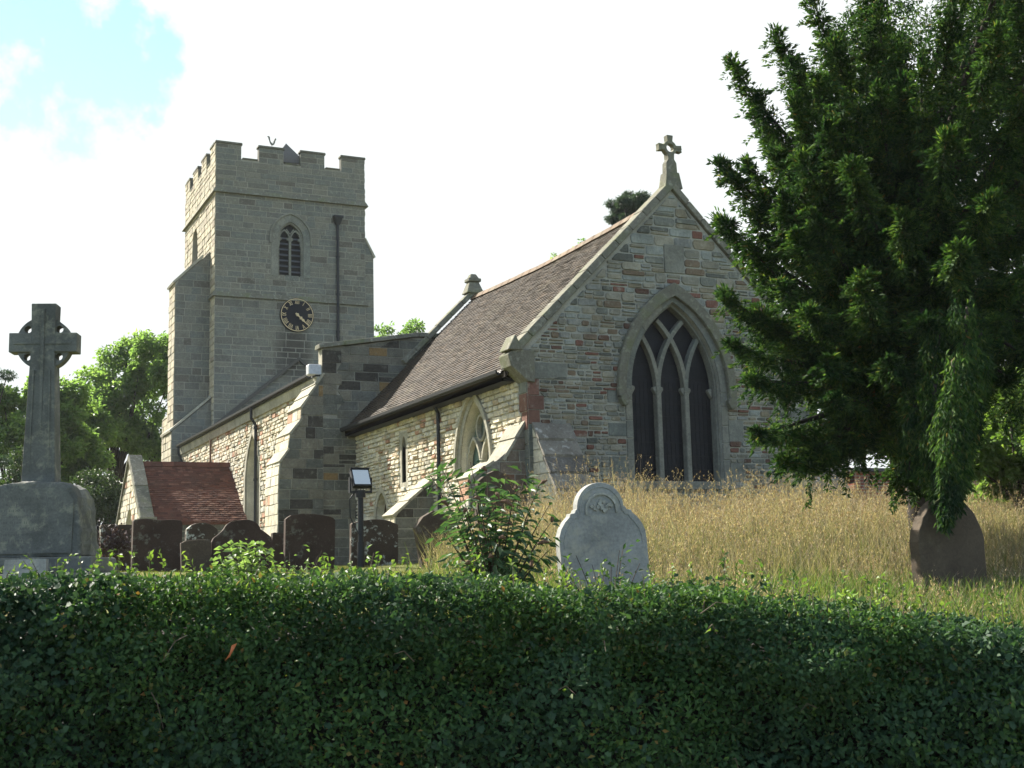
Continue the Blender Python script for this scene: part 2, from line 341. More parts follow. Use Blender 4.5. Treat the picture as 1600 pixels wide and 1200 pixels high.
def block(mb, F, a0, a1, b0, b1, z0, z1, relief, m, rough, ch):
    """stone: bottom edge a0..a1, top edge b0..b1; rough stones get knocked-off corners"""
    j = lambda: rnd.uniform(-rough, rough)
    g = [(a0, z0), (a1, z0), (b1, z1), (b0, z1)]
    if rough > .01:
        h = z1-z0; g2 = []
        for i in range(4):
            p, q, r_ = g[i-1], g[i], g[(i+1) % 4]
            for t_ in (p, r_):
                L_ = math.hypot(t_[0]-q[0], t_[1]-q[1]) or 1; c = min(rnd.uniform(.04, .34)*h, L_*.3)
                g2.append((q[0]+(t_[0]-q[0])/L_*c, q[1]+(t_[1]-q[1])/L_*c))
        g = g2
    n = len(g); cu = sum(u for u, _ in g)/n; cz = (z0+z1)/2
    back = [F(u, z, -.02) for u, z in g]; mid = [F(u+j()*.4, z+j()*.4, relief*.55) for u, z in g]; fr = []
    for u, z in g:
        L_ = math.hypot(u-cu, z-cz) or 1; fr.append(F(u-(u-cu)/L_*ch+j()*.4, z-(z-cz)/L_*ch+j()*.3, relief+j()*.5))
    fs = []
    for k in range(2):
        for i in range(n): fs.append((k*n+i, k*n+(i+1) % n, (k+1)*n+(i+1) % n, (k+1)*n+i))
    mb.add(back+mid+fr, fs+[tuple(range(2*n, 3*n))], m)
def masonry(mb, F, polys, z0, z1, hfun, lfun, relief=.02, gap=.012, rough=.006, ch=.01, m=1, quoin=None, skip=.0):
    z = z0
    while z < z1-.03:
        h = hfun(z); zt = min(z+h, z1)
        if z1-zt < .05: zt = z1
        A, B = scan(polys, z+.004), scan(polys, zt-.004)
        if len(A) != len(B):
            A = B = scan(polys, (z+zt)/2)
        for (a0, a1), (b0, b1) in zip(A, B):
            Lr = max(a1, b1)-min(a0, b0)
            if Lr < .05: continue
            t = 0; n0 = 0
            cuts = [0.0]
            while True:
                w = lfun(z)*rnd.uniform(.55, 1.5)
                if cuts[-1]+w > Lr-.08: cuts.append(Lr); break
                cuts.append(cuts[-1]+w)
            for i in range(len(cuts)-1):
                f0, f1 = cuts[i]/Lr, cuts[i+1]/Lr
                g = gap*rnd.uniform(.6, 1.5)*.5
                lo, hi = z+g, zt-g
                # some beds broken by two thin stones
                parts = [(lo, hi)]
                if h > .13 and skip and rnd.random() < skip:
                    q = lo+(hi-lo)*rnd.uniform(.35, .65); parts = [(lo, q-g), (q+g, hi)]
                for l2, h2 in parts:
                    ta, tb = (l2-z)/(zt-z), (h2-z)/(zt-z)
                    xl, xr = min(a0, b0)+cuts[i], min(a0, b0)+cuts[i+1]
                    def K(x, tz): return min(max(x, a0+(b0-a0)*tz), a1+(b1-a1)*tz)
                    p0, p1, q0, q1 = K(xl, ta)+g, K(xr, ta)-g, K(xl, tb)+g, K(xr, tb)-g
                    if p1-p0 < .012 and q1-q0 > .04: p0 = p1 = (p0+p1)/2 if not (p0 < p1) else p0; p1 = p0+.012
                    if q1-q0 < .012 and p1-p0 > .04: q0 = (q0+q1)/2; q1 = q0+.012
                    if min(p1-p0, q1-q0) < .01: continue
                    block(mb, F, p0, p1, q0, q1, l2, h2, relief*rnd.uniform(.5, 1.3), m, rough, ch)
        z = zt
def quoins(mb, F, u0, sgn, z0, z1, h=.3, long_=.62, short=.34, relief=.02, m=1, red=(), mred=2):
    """alternating corner stones; returns their outline polygons"""
    P = []; z = z0; k = 0
    while z < z1-.1:
        hh = min(h*rnd.uniform(.85, 1.15), z1-z)
        if z1-z-hh < .12: hh = z1-z
        L_ = (long_ if k % 2 else short)*rnd.uniform(.9, 1.1)
        if any(r0 <= z+hh/2 <= r1 for r0, r1 in red): L_ = .36 if k % 2 else .26
        a, b = (u0, u0+L_) if sgn > 0 else (u0-L_, u0)
        isred = any(r0 <= z+hh/2 <= r1 for r0, r1 in red)
        block(mb, F, a+.004, b-.006, a+.004, b-.006, z+.006, z+hh-.006, relief, mred if isred else m, .003, .006)
        P.append([(a, z), (b, z), (b, z+hh), (a, z+hh)]); z += hh; k += 1
    return P
def sweep(mb, F, pts, w, d0, d1, m=0, closed=False):
    """bar of width w following pts [(u,z)] in the frame's plane, between depths d0 and d1"""
    n = len(pts); L_, Rr_ = [], []
    for i in range(n):
        a, b = pts[max(i-1, 0)], pts[min(i+1, n-1)]
        tx, tz = b[0]-a[0], b[1]-a[1]; q = math.hypot(tx, tz) or 1; nx, nz = -tz/q, tx/q
        L_.append((pts[i][0]+nx*w/2, pts[i][1]+nz*w/2)); Rr_.append((pts[i][0]-nx*w/2, pts[i][1]-nz*w/2))
    V = []
    for i in range(n): V += [F(*L_[i], d1), F(*Rr_[i], d1), F(*Rr_[i], d0), F(*L_[i], d0)]
    fs = []
    for i in range(n-1):
        for j in range(4): fs.append((i*4+j, i*4+(j+1) % 4, (i+1)*4+(j+1) % 4, (i+1)*4+j))
    fs += [(0, 1, 2, 3), tuple((n-1)*4+j for j in range(4))[::-1]]
    mb.add(V, fs, m)
def ring_prism(mb, F, inner, outer, d0, d1, m=0, joint=0):
    """band between two open outlines with equal counts; joint > 0 splits it into separate voussoirs"""
    n = len(inner); step = joint or (n-1); i = 0
    while i < n-1:
        j = min(i+step, n-1)
        V = []; 
        for k in range(i, j+1): V += [F(*inner[k], d1), F(*outer[k], d1), F(*outer[k], d0), F(*inner[k], d0)]
        fs = []
        for k in range(j-i):
            for q in range(4): fs.append((k*4+q, k*4+(q+1) % 4, (k+1)*4+(q+1) % 4, (k+1)*4+q))
        fs += [(0, 1, 2, 3), tuple((j-i)*4+q for q in range(4))[::-1]]
        mb.add(V, fs, m); i = j
def tiles(mb, O, U, Dn, N, width, length, gauge=.1, tw=.165, thick=.016, m=0, jit=.006, trim=None):
    """courses of individual plain tiles, O = top corner at the ridge, U along, Dn down slope"""
    O, U, Dn, N = Vector(O), Vector(U), Vector(Dn), Vector(N)
    rows = int(length/gauge)
    for r in range(rows+1):
        y0 = max(r*gauge-.05, 0); y1 = min((r+1)*gauge+.01, length+.03); off = (r % 2)*tw/2; x = -off
        while x < width:
            a, b = max(x, 0), min(x+tw-.006, width)
            if b-a > .02:
                l0 = N*(.004); l1 = N*(thick+.012+rnd.uniform(-jit, jit)); l2 = N*(thick+.012+rnd.uniform(-jit, jit)); e = rnd.uniform(-.008, .008)
                p = [O+U*a+Dn*y0+l0, O+U*b+Dn*y0+l0, O+U*b+Dn*(y1+e)+l2, O+U*a+Dn*(y1+e)+l1]
                q = [p[2]-N*thick, p[3]-N*thick]
                mb.add(p+q, [(0, 1, 2, 3), (3, 2, 4, 5)], m)
            x += tw

# ------------------------------------------------------------------ the church
church = thing('church', 'medieval stone parish church with battlemented west tower and tiled chancel', 'church', (14.7, 38, .3))
GB = -.3        # walls run into the ground
# ---- chancel east wall
CX0, CX1, CY0, CY1 = 11.1, 18.3, 22.9, 33.8
FE = frame((0, CY0, 0), (1, 0, 0), (0, -1, 0))
mb = MB()
AP = (14.7, 8.2); KZ = 4.15
outer = [(CX0, GB), (CX1, GB), (CX1, KZ), (18.62, KZ+.16), AP, (10.78, KZ+.16), (CX0, KZ-.2)]
WU, WH, WS, WB = 14.62, 1.10, 3.80, 1.86
hole = arch(WU, WH, WS, WB)
flat_wall(mb, FE, outer, [hole], .42)
sur = arch(WU, WH+.17, WS, WB-.02, k=(2*WH+.17)/(2*WH+.34))
qp = quoins(mb, FE, CX0, 1, GB, KZ+.1, .33, .95, .5, m=3, red=((2.95, 3.75),), mred=2)
qp += quoins(mb, FE, CX1, -1, GB, KZ+.1, .33, .8, .45, m=3)
# long and short jamb stones beside the window
for sgn in (-1, 1):
    z = 1.86; k = 0
    while z < 3.55:
        h = rnd.choice([.28, .42, .5]); 
        if k % 2 == 0:
            a, b = (WU-WH-.17-.42, WU-WH-.17) if sgn < 0 else (WU+WH+.17, WU+WH+.17+.38)
            block(mb, FE, a+.004, b-.002, a+.004, b-.002, z+.006, z+h-.006, .018, 3, .002, .005)
            qp.append([(a, z), (b, z), (b, z+h), (a, z+h)])
        z += h; k += 1
# blank panel high in the gable
block(mb, FE, 14.45, 14.95, 14.45, 14.95, 6.35, 6.98, .03, 3, .002, .01); qp.append([(14.45, 6.35), (14.95, 6.35), (14.95, 6.98), (14.45, 6.98)])
inner_out = [(CX0, GB), (CX1, GB), (CX1, KZ), (18.45, KZ+.16), (14.7, AP[1]-.06), (10.95, KZ+.16), (CX0, KZ-.1)]
def hE(z): return rnd.uniform(.075, .15) if z < 4.9 else (rnd.uniform(.12, .19) if z < 6 else rnd.uniform(.17, .24))
def lE(z): return .24 if z < 5.2 else (.32 if z < 6.1 else .42)
masonry(mb, FE, [inner_out, sur]+qp, GB, 8.1, hE, lE, relief=.03, gap=.032, rough=.014, ch=.014, m=1, skip=.3)
mb.build('chancel_east_wall', [mortar_m, rubble_m, redq_m, quoin_m], church)
# ---- east window
wb = MB()
sur_i = arch(WU, WH, WS, WB); sur_o = arch(WU, WH+.17, WS, WB-.02, k=(2*WH+.17)/(2*WH+.34))
# jambs split into stones
def jambs(mb_, F, uc, half, w, zb, zs, d0, d1, m=0, h=.42):
    for sg in (-1, 1):
        z = zb
        while z < zs-.01:
            hh = min(h*rnd.uniform(.8, 1.2), zs-z); 
            if zs-z-hh < .15: hh = zs-z
            a, b = sorted((uc+sg*half, uc+sg*(half+w)))
            mb_.hexa([F(a, z+.004, d0), F(b, z+.004, d0), F(b, z+hh-.004, d0), F(a, z+hh-.004, d0)], [F(a+.004, z+.008, d1), F(b-.004, z+.008, d1), F(b-.004, z+hh-.008, d1), F(a+.004, z+hh-.008, d1)], m)
            z += hh
jambs(wb, FE, WU, WH, .17, WB, WS, -.02, .02)
ring_prism(wb, FE, sur_i[1:-1], sur_o[1:-1], -.02, .02, joint=4)
# chamfered inner order
in2 = arch(WU, WH-.06, WS, WB, k=(2*WH-.06)/(2*WH-.12)); in1 = arch(WU, WH+.001, WS, WB)
ring_prism(wb, FE, in2, in1, -.34, -.10)
wb.prism([(WU-WH-.26, WB-.17), (WU+WH+.26, WB-.17), (WU+WH+.26, WB-.001), (WU-WH-.26, WB-.001)], FE, -.36, .07)
win = wb.build('east_window', dress_m, church, bevel=.01)
def hood(F, uc, half, zs, w, d, parent, name='hood_mould', stops=True, drop=.15, m=None):
    h_ = MB(); k0 = (2*(half-.0)+0)/(2*half)
    a = arch(uc, half, zs, zs-drop, k=(1.5*half)/(2*half)+.22); b = arch(uc, half+w, zs, zs-drop, k=((1.5*half)/(2*half)+.22)*2*half/(2*half+2*w)+w/(2*half+2*w))
    ring_prism(h_, F, a, b, -.02, d)
    if stops:
        for sg in (-1, 1):
            for q in range(5):
                pass
            u = uc+sg*(half+w/2); 
            ring = [(u+.1*math.cos(t), zs-drop-.06+.11*math.sin(t)) for t in np.linspace(0, 2*math.pi, 9)[:-1]]
            h_.prism(ring, F, 0, d+.03)
    return h_.build(name, m or coping_m, parent, bevel=.012)
# east hood: same curve family as the opening
hb = MB()
ho_i = arch(WU, WH+.175, WS, WS-.18, k=(2*WH+.175)/(2*WH+.49)); ho_o = arch(WU, WH+.37, WS, WS-.18, k=(2*WH+.37)/(2*WH+.74))
ring_prism(hb, FE, ho_i, ho_o, .0, .12)
for sg in (-1, 1):
    u = WU+sg*(WH+.23); hb.prism([(u+.11*math.cos(t)*(1+.2*math.sin(3*t)), WS-.26+.13*math.sin(t)) for t in np.linspace(0, 2*math.pi, 11)[:-1]], FE, 0, .15)
hb.build('hood_mould', coping_m, win, bevel=.015)
tb = MB(); span = 2*(WH-.06); u0, u1 = WU-span/2, WU+span/2; Rr = span
def clip_arc(cx, a0, sgn):
    pts = []
    for i in range(60):
        th = i/59*math.pi*.5; u = cx+sgn*Rr*math.cos(th) if False else cx - sgn*Rr*math.cos(th); z = WS+Rr*math.sin(th)
        # stay inside the main arch
        if math.hypot(u-(u0+Rr), z-WS) <= Rr+.02 and math.hypot(u-(u1-Rr), z-WS) <= Rr+.02: pts.append((u, z))
        elif pts: break
    return pts
for k in (1, 2):
    um = u0+span*k/3
    sweep(tb, FE, [(um, WB), (um, WS)], .115, -.32, -.14)
    sweep(tb, FE, clip_arc(um+Rr, 0, 1), .10, -.31, -.145)
    sweep(tb, FE, clip_arc(um-Rr, 0, -1), .10, -.312, -.147)
# cusps: a shoulder each side of every light head
for k in range(3):
    a, b = u0+span*k/3, u0+span*(k+1)/3
    for sg, u in ((1, a+.055), (-1, b-.055)):
        tb.prism([(u-sg*.02, WS-.12), (u+sg*.02, WS-.06), (u+sg*.075, WS+.03), (u+sg*.06, WS+.08), (u-sg*.02, WS+.10)][::sg], FE, -.28, -.17)
tb.build('tracery', dress_m, win, bevel=.012)
gb = MB(); gp = arch(WU, WH+.1, WS, WB-.05); gb.prism(gp, FE, -.36, -.30); gb.build('glass', glass_m, win)
sb = MB()
for z in np.arange(WB+.28, 5.3, .28): sb.prism([(WU-1.02, z), (WU+1.02, z), (WU+1.02, z+.016), (WU-1.02, z+.016)] if z < WS else [(WU-1.02+(z-WS)*.45, z), (WU+1.02-(z-WS)*.45, z), (WU+1.02-(z-WS)*.45, z+.016), (WU-1.02+(z-WS)*.45, z+.016)], FE, -.305, -.285)
for u in np.arange(WU-.95, WU+1, .105): sb.prism([(u, WB), (u+.007, WB), (u+.007, WS+.2), (u, WS+.2)], FE, -.302, -.292)
sb.build('saddle_bars', plain('leading', (.016, .017, .019), .7, spec=.1), win)
# ---- chancel south wall
FS = frame((CX0, 0, 0), (0, 1, 0), (-1, 0, 0))
mb = MB()
outerS = [(CY0, GB), (CY1, GB), (CY1, 4.25), (CY0, 4.25)]
SW = arch(25.6, .80, 2.42, 1.25, k=1.0); LAN = arch(30.02, .15, 3.25, 2.35, n=6); DOOR = arch(31.75, .45, 1.55, -.1, k=.8)
flat_wall(mb, FS, outerS, [SW, LAN, DOOR], .32)
qs = quoins(mb, FS, CY0, 1, GB, KZ, .33, .62, .36, m=3, red=((2.95, 3.75),), mred=2, relief=.024)
def srd(uc, half, zs, zb, w, k=1.0): return arch(uc, half+w, zs, zb, k=(2*half*k+w)/(2*half+2*w))
sSW = srd(25.6, .80, 2.42, 1.2, .14); sLAN = [(29.72, 2.2), (30.32, 2.2), (30.32, 3.62), (29.72, 3.62)]; sD = srd(31.75, .45, 1.55, -.1, .16, .8)
masonry(mb, FS, [outerS, sSW, sLAN, sD]+qs, GB, 4.2, lambda z: rnd.uniform(.07, .15), lambda z: .26, relief=.055, gap=.022, rough=.022, ch=.018, m=1, skip=.25)
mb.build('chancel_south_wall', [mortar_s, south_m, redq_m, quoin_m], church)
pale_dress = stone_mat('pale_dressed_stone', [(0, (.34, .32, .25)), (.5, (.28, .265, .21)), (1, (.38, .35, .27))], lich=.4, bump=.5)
# south window
wb = MB(); i_ = arch(25.6, .80, 2.42, 1.25); o_ = srd(25.6, .80, 2.42, 1.25, .14)
ring_prism(wb, FS, i_, o_, -.02, .03, joint=5)
wb.prism([(24.55, 1.12), (26.65, 1.12), (26.65, 1.249), (24.55, 1.249)], FS, -.25, .08)
sw = wb.build('south_window', pale_dress, church, bevel=.01)
tb = MB(); sweep(tb, FS, [(25.6, 1.25), (25.6, 2.55)], .10, -.26, -.12)
for c in (25.2, 26.0):
    a = arch(c, .36, 2.4, 2.1, n=8); sweep(tb, FS, a, .07, -.25, -.125)
sweep(tb, FS, [(25.6+.22*math.cos(t)*(1 if abs(math.cos(t)) > 0 else 1), 3.22+.28*math.sin(t)) for t in np.linspace(0, 2*math.pi, 17)], .06, -.245, -.13)
tb.build('tracery', pale_dress, sw, bevel=.008)
gb = MB(); gb.prism(arch(25.6, .82, 2.42, 1.2), FS, -.30, -.27); gb.build('glass', gglass_m, sw)
hb = MB(); ring_prism(hb, FS, srd(25.6, .80, 2.42, 2.3, .141), srd(25.6, .80, 2.42, 2.3, .24), 0, .10); hb.build('hood_mould', pale_dress, sw, bevel=.01)
# lancet
wb = MB()
for z in np.arange(2.2, 3.3, .36):
    h = min(.36, 3.62-z)
wb_h = arch(30.02, .15, 3.25, 2.35, n=6)
flat_wall(wb, frame((CX0-.03, 0, 0), (0, 1, 0), (-1, 0, 0)), sLAN, [wb_h], .3)
lw = wb.build('lancet_window', pale_dress, church); gb = MB(); gb.prism(arch(30.02, .17, 3.25, 2.3, n=6), FS, -.25, -.22); gb.build('glass', gglass_m, lw)
# priest's door
wb = MB(); ring_prism(wb, FS, arch(31.75, .45, 1.55, -.1, k=.8), sD, -.02, .04, joint=4)
pdr = wb.build('doorway', pale_dress, church, bevel=.01)
db = MB(); db.prism(arch(31.75, .46, 1.55, -.1, k=.8), FS, -.26, -.2)
for k in range(6): db.prism([(31.34+k*.14, -.1), (31.345+k*.14, -.1), (31.345+k*.14, 1.9), (31.34+k*.14, 1.9)], FS, -.2, -.19)
db.build('door', plain('oak', (.06, .04, .025), .8, 0, .4), pdr)
# north wall of the chancel, plain rubble
FN = frame((CX1, 0, 0), (0, 1, 0), (1, 0, 0)); mb = MB()
on = [(CY0, GB), (CY1, GB), (CY1, 4.25), (CY0, 4.25)]; flat_wall(mb, FN, on, [], .2)
masonry(mb, FN, [on], GB, 4.2, lambda z: rnd.uniform(.15, .24), lambda z: .4, relief=.03, gap=.025, rough=.01, ch=.015)
mb.build('chancel_north_wall', [mortar_m, rubble_m], church)
# ---- chancel roof
RZ, EZ, EX = 8.06, 4.10, 10.74   # ridge, eave height, eave x
rise = RZ-EZ; run = 14.7-EX; sl_ = math.hypot(rise, run)
mb = MB()
for sg in (-1, 1):
    Dn = Vector((sg*run, 0, -rise))/sl_; N = Vector((sg*rise, 0, run))/sl_
    for k_ in range(16):
        ya_, yb_ = CY0+.28+(CY1-CY0-.3)*k_/16, CY0+.28+(CY1-CY0-.3)*(k_+1)/16
        mb.hexa([(14.7, ya_, RZ-.14), (14.7, yb_, RZ-.14), (14.7+sg*run, yb_, EZ-.14), (14.7+sg*run, ya_, EZ-.14)], [(14.7, ya_, RZ-.035), (14.7, yb_, RZ-.035), (14.7+sg*run, yb_, EZ-.035), (14.7+sg*run, ya_, EZ-.035)], 0)
    tiles(mb, (14.7, CY0+.28, RZ), (0, 1, 0), Dn, N, CY1-CY0-.3, sl_, .105, .17)
roof = mb.build('chancel_roof', tile_old, church)
mb = MB()
for k in range(24):
    y = CY0+.3+k*.44; y1 = min(y+.43, CY1)
    mb.hexa([(14.55, y, RZ-.06), (14.85, y, RZ-.06), (14.85, y1, RZ-.06), (14.55, y1, RZ-.06)], [(14.65, y, RZ+.09+rnd.uniform(-.01, .01)), (14.75, y, RZ+.09), (14.75, y1, RZ+.09), (14.65, y1, RZ+.09)])
mb.build('ridge_tiles', tile_mat('ridge_tile', [(0, (.12, .085, .055)), (1, (.16, .11, .07))], .6, (.2, .18, .13)), roof, bevel=.02)
for o_ in (roof, roof.children[0]):
    for v_ in o_.data.vertices:
        t_ = (v_.co.y-CY0)/(CY1-CY0); q_ = min(1, max(0, (v_.co.z-EZ)/(RZ-EZ))); v_.co.z -= math.sin(math.pi*min(max(t_, 0), 1))*(.09*q_+.02)+.022*noise.noise(Vector((v_.co.x*.7, v_.co.y*.7, 2)))*math.sin(math.pi*min(max(t_, 0), 1))
# coping of the east gable: slabs with a roll, kneelers at the foot
mb = MB()
def coping_run(mb_, Y0, Y1, apex, foot, sg, n=11, th=.13, lift=0):
    a = Vector((apex[0], 0, apex[1])); f = Vector((apex[0]+sg*(foot[0]), 0, foot[1])); d = (f-a); Ln = d.length; d.normalize(); nn = Vector((-d.z*1, 0, d.x)) if sg < 0 else Vector((d.z*-1, 0, d.x))
    if nn.z < 0: nn = -nn
    for k in range(n):
        p0 = a+d*(Ln*k/n+.004); p1 = a+d*(Ln*(k+1)/n-.006); j = nn*rnd.uniform(-.008, .008)
        lo = [p0-nn*.03, p1-nn*.03]; hi = [p0+nn*th+j, p1+nn*th+j]
        def q(p, y): return (p.x, y, p.z)
        mb_.hexa([q(lo[0], Y0), q(lo[1], Y0), q(lo[1], Y1), q(lo[0], Y1)], [q(hi[0], Y0+.03), q(hi[1], Y0+.03), q(hi[1], Y1-.03), q(hi[0], Y1-.03)])
coping_run(mb, CY0-.09, CY0+.36, (14.7, 8.26), (3.85, 4.42), -1); coping_run(mb, CY0-.09, CY0+.36, (14.7, 8.26), (3.85, 4.42), 1)
for sg in (-1, 1):
    x = 14.7+sg*3.93
    # corbelled kneeler block and its small gablet
    X = lambda q: 14.7+sg*q
    prof = [(3.45, 3.82), (3.62, 3.84), (3.80, 4.0), (3.98, 4.14), (4.04, 4.38), (3.86, 4.50), (3.45, 4.48)]
    mb.hexa([(X(q), CY0-.07, z) for q, z in prof], [(X(q), CY0+.42, z) for q, z in prof])
    g = [(3.72, 4.46), (4.06, 4.46), (3.89, 4.78)]
    mb.hexa([(X(q), CY0-.12, z) for q, z in g], [(X(q), CY0+.34, z) for q, z in g])
mb.build('gable_coping', coping_m, church, bevel=.02)
# west verge of the chancel roof, above the nave's east wall
mb = MB()
coping_run(mb, CY1-.15, CY1+.22, (14.7, 8.22), (2.2, 6.02), -1, 6, .12); coping_run(mb, CY1-.15, CY1+.22, (14.7, 8.22), (2.2, 6.02), 1, 6, .12)
mb.hexa([(14.42, CY1-.2, 8.2), (14.98, CY1-.2, 8.2), (14.98, CY1+.25, 8.2), (14.42, CY1+.25, 8.2)], [(14.55, CY1-.1, 8.55), (14.85, CY1-.1, 8.55), (14.85, CY1+.15, 8.55), (14.55, CY1+.15, 8.55)])
mb.box(14.5, 14.9, CY1-.16, CY1+.2, 8.552, 8.66)
mb.hexa([(14.55, CY1-.12, 8.662), (14.85, CY1-.12, 8.662), (14.85, CY1+.16, 8.662), (14.55, CY1+.16, 8.662)], [(14.62, CY1-.05, 8.80), (14.78, CY1-.05, 8.80), (14.78, CY1+.1, 8.80), (14.62, CY1+.1, 8.80)])
mb.build('nave_gable_coping', coping_m, church, bevel=.025)
# gable cross
cx_, cz_, yy = 14.76, 9.19, CY0+.1
mb = MB(); F_ = frame((0, yy, 0), (1, 0, 0), (0, -1, 0))
ns = 48; po = []; pi_ = []
for i in range(ns+1):
    t = 2*math.pi*i/ns; m4 = (t % (math.pi/2))-math.pi/4      # diagonals concave, arms flared
    arm = abs(m4) > math.radians(24)
    r = .165 if not arm else .165+(.31-.165)*min(1, (abs(m4)-math.radians(24))/math.radians(6))/max(.9, 1)
    if arm and abs(m4) > math.radians(30): r = .29/max(math.cos(math.pi/4-abs(m4)), .8)
    po.append((cx_+r*math.cos(t), cz_+r*math.sin(t))); pi_.append((cx_+.092*math.cos(t), cz_+.092*math.sin(t)))
ring_prism(mb, F_, pi_, po, -.07, .07)
mb.prism([(cx_-.14, 8.62), (cx_+.14, 8.62), (cx_+.13, 8.84), (cx_+.075, 8.93), (cx_+.085, 9.06), (cx_-.085, 9.06), (cx_-.075, 8.93), (cx_-.13, 8.84)], F_, -.09, .09)
mb.hexa([(cx_-.22, yy-.16, 8.25), (cx_+.22, yy-.16, 8.25), (cx_+.22, yy+.16, 8.25), (cx_-.22, yy+.16, 8.25)], [(cx_-.16, yy-.13, 8.619), (cx_+.16, yy-.13, 8.619), (cx_+.16, yy+.13, 8.619), (cx_-.16, yy+.13, 8.619)])
mb.build('gable_cross', coping_m, church, bevel=.015)
# ---- gutters and pipes
mb = MB(); 
prof = [(-.0, 0), (-.03, -.07), (-.10, -.09), (-.15, -.05), (-.16, .02), (-.13, .02), (-.11, -.03), (-.05, -.04), (-.02, .02)]
mb.hexa([(EX+q, CY0+.4, EZ+.0+z) for q, z in prof], [(EX+q, CY1-.05, EZ+.0+z) for q, z in prof])
mb.box(EX+.0, CX0-.002, CY0+.42, CY1-.02, EZ-.20, EZ-.13)
mb.box(EX-.0, EX+.03, CY0+.42, CY1-.02, EZ-.2, EZ-.10)
g = mb.build('gutter', black_m, church)
def downpipe(x, y, z0, z1, top=True, r=.045):
    mb = MB()
    if top: mb.tube([(EX-.08 if x > 11 else x-.15, y, z1+.3), (x, y, z1+.02), (x, y, z0)], r, 10)
    else: mb.tube([(x, y, z1), (x, y, z0)], r, 10)
    for z in np.arange(z0+.6, z1, 1.7): mb.tube([(x, y, z), (x, y, z+.09)], r*1.35, 10); mb.box(x-.02, x+.09, y-.02, y+.02, z+.02, z+.07)
    return mb
downpipe(11.0, 27.5, .2, 3.75).build('downpipe', black_m, church, smooth_=False)
# ---- chancel buttresses
def buttress(name, prof, F, d0, d1, mats, hgt, ln, parent=church, plan_face=True, caps=None, relief=.02):
    """prof [(u,z)] outline; body extruded, blocks laid on the two profile sides and outer face"""
    mb = MB(); mb.prism(prof, F, d0, d1, 0)
    return mb
# south-projecting buttress at the corner, three weathered stages
def butt_s(name, steps, Y0, Y1, xin, mats, h=.24, ln=.4, relief=.02, label=None, capm=True):
    """steps: [(x,z)...] outer profile from bottom to top; wall face at x = xin; faces east at Y0"""
    prof = [(xin+.02, GB)]+steps+[(xin+.02, steps[-1][1])]
    mb = MB(); FF = frame((0, Y0, 0), (1, 0, 0), (0, -1, 0))
    mb.hexa([(x, Y0, z) for x, z in prof], [(x, Y1, z) for x, z in prof], 0)
    masonry(mb, FF, [prof], GB, max(z for _, z in prof), lambda z: h*rnd.uniform(.8, 1.2), lambda z: ln, relief=relief, gap=.018, rough=.004, ch=.008, m=1)
    FS_ = lambda x: frame((x, 0, 0), (0, 1, 0), (-1, 0, 0))
    for i in range(len(steps)-1):
        (xa, za), (xb, zb) = steps[i], steps[i+1]
        if abs(xa-xb) < .08 and zb-za > .3:
            sl2 = (xb-xa)/(zb-za)
            FF2 = (lambda xa, za, s2: (lambda u, z, d: Vector((xa+(z-za)*s2-d, u, z))))(xa, za, sl2)
            masonry(mb, FF2, [[(Y0, za), (Y1, za), (Y1, zb), (Y0, zb)]], za, zb, lambda z: h*rnd.uniform(.9, 1.1), lambda z: ln*.9, relief=relief, gap=.018, rough=.006, ch=.008, m=2)
        elif zb-za > .08 and abs(xb-xa) >= .08:   # weathering slabs
            n = max(1, int(math.hypot(xb-xa, zb-za)/.34))
            for k in range(n):
                p0 = (xa+(xb-xa)*k/n, za+(zb-za)*k/n); p1 = (xa+(xb-xa)*(k+1)/n+.02, za+(zb-za)*(k+1)/n+.02)
                nrm = Vector((-(zb-za), 0, (xb-xa))).normalized(); 
                e = .05 if k == 0 else 0
                q0 = Vector((p0[0]-e*(xb-xa), 0, p0[1]-e*(zb-za))); q1 = Vector((p1[0], 0, p1[1]))
                lo = [q0-nrm*.03, q1-nrm*.03]; hi = [q0+nrm*.04, q1+nrm*.018]
                mb.hexa([(lo[0].x, Y0-.04, lo[0].z), (lo[1].x, Y0-.04, lo[1].z), (lo[1].x, Y1+.04, lo[1].z), (lo[0].x, Y1+.04, lo[0].z)], [(hi[0].x, Y0-.04, hi[0].z), (hi[1].x, Y0-.04, hi[1].z), (hi[1].x, Y1+.04, hi[1].z), (hi[0].x, Y1+.04, hi[0].z)], 3)
    return mb.build(name, mats, church)
bm_dark = stone_mat('buttress_stone', [(0, (.16, .13, .10)), (.3, (.13, .10, .075)), (.6, (.18, .17, .145)), (.85, (.15, .085, .055))], lich=.3)
butt_s('buttress', [(9.86, GB), (9.86, 1.9), (10.36, 2.22), (10.62, 2.3), (11.12, 3.1)], CY0+.15, CY0+.85, CX0, [mortar_m, bm_dark, south_m, pale_dress], .26, .4)
butt_s('buttress', [(10.10, GB), (10.10, 1.46), (11.12, 2.35)], 28.0, 28.7, CX0, [mortar_m, nave_m, south_m, pale_dress], .25, .4)
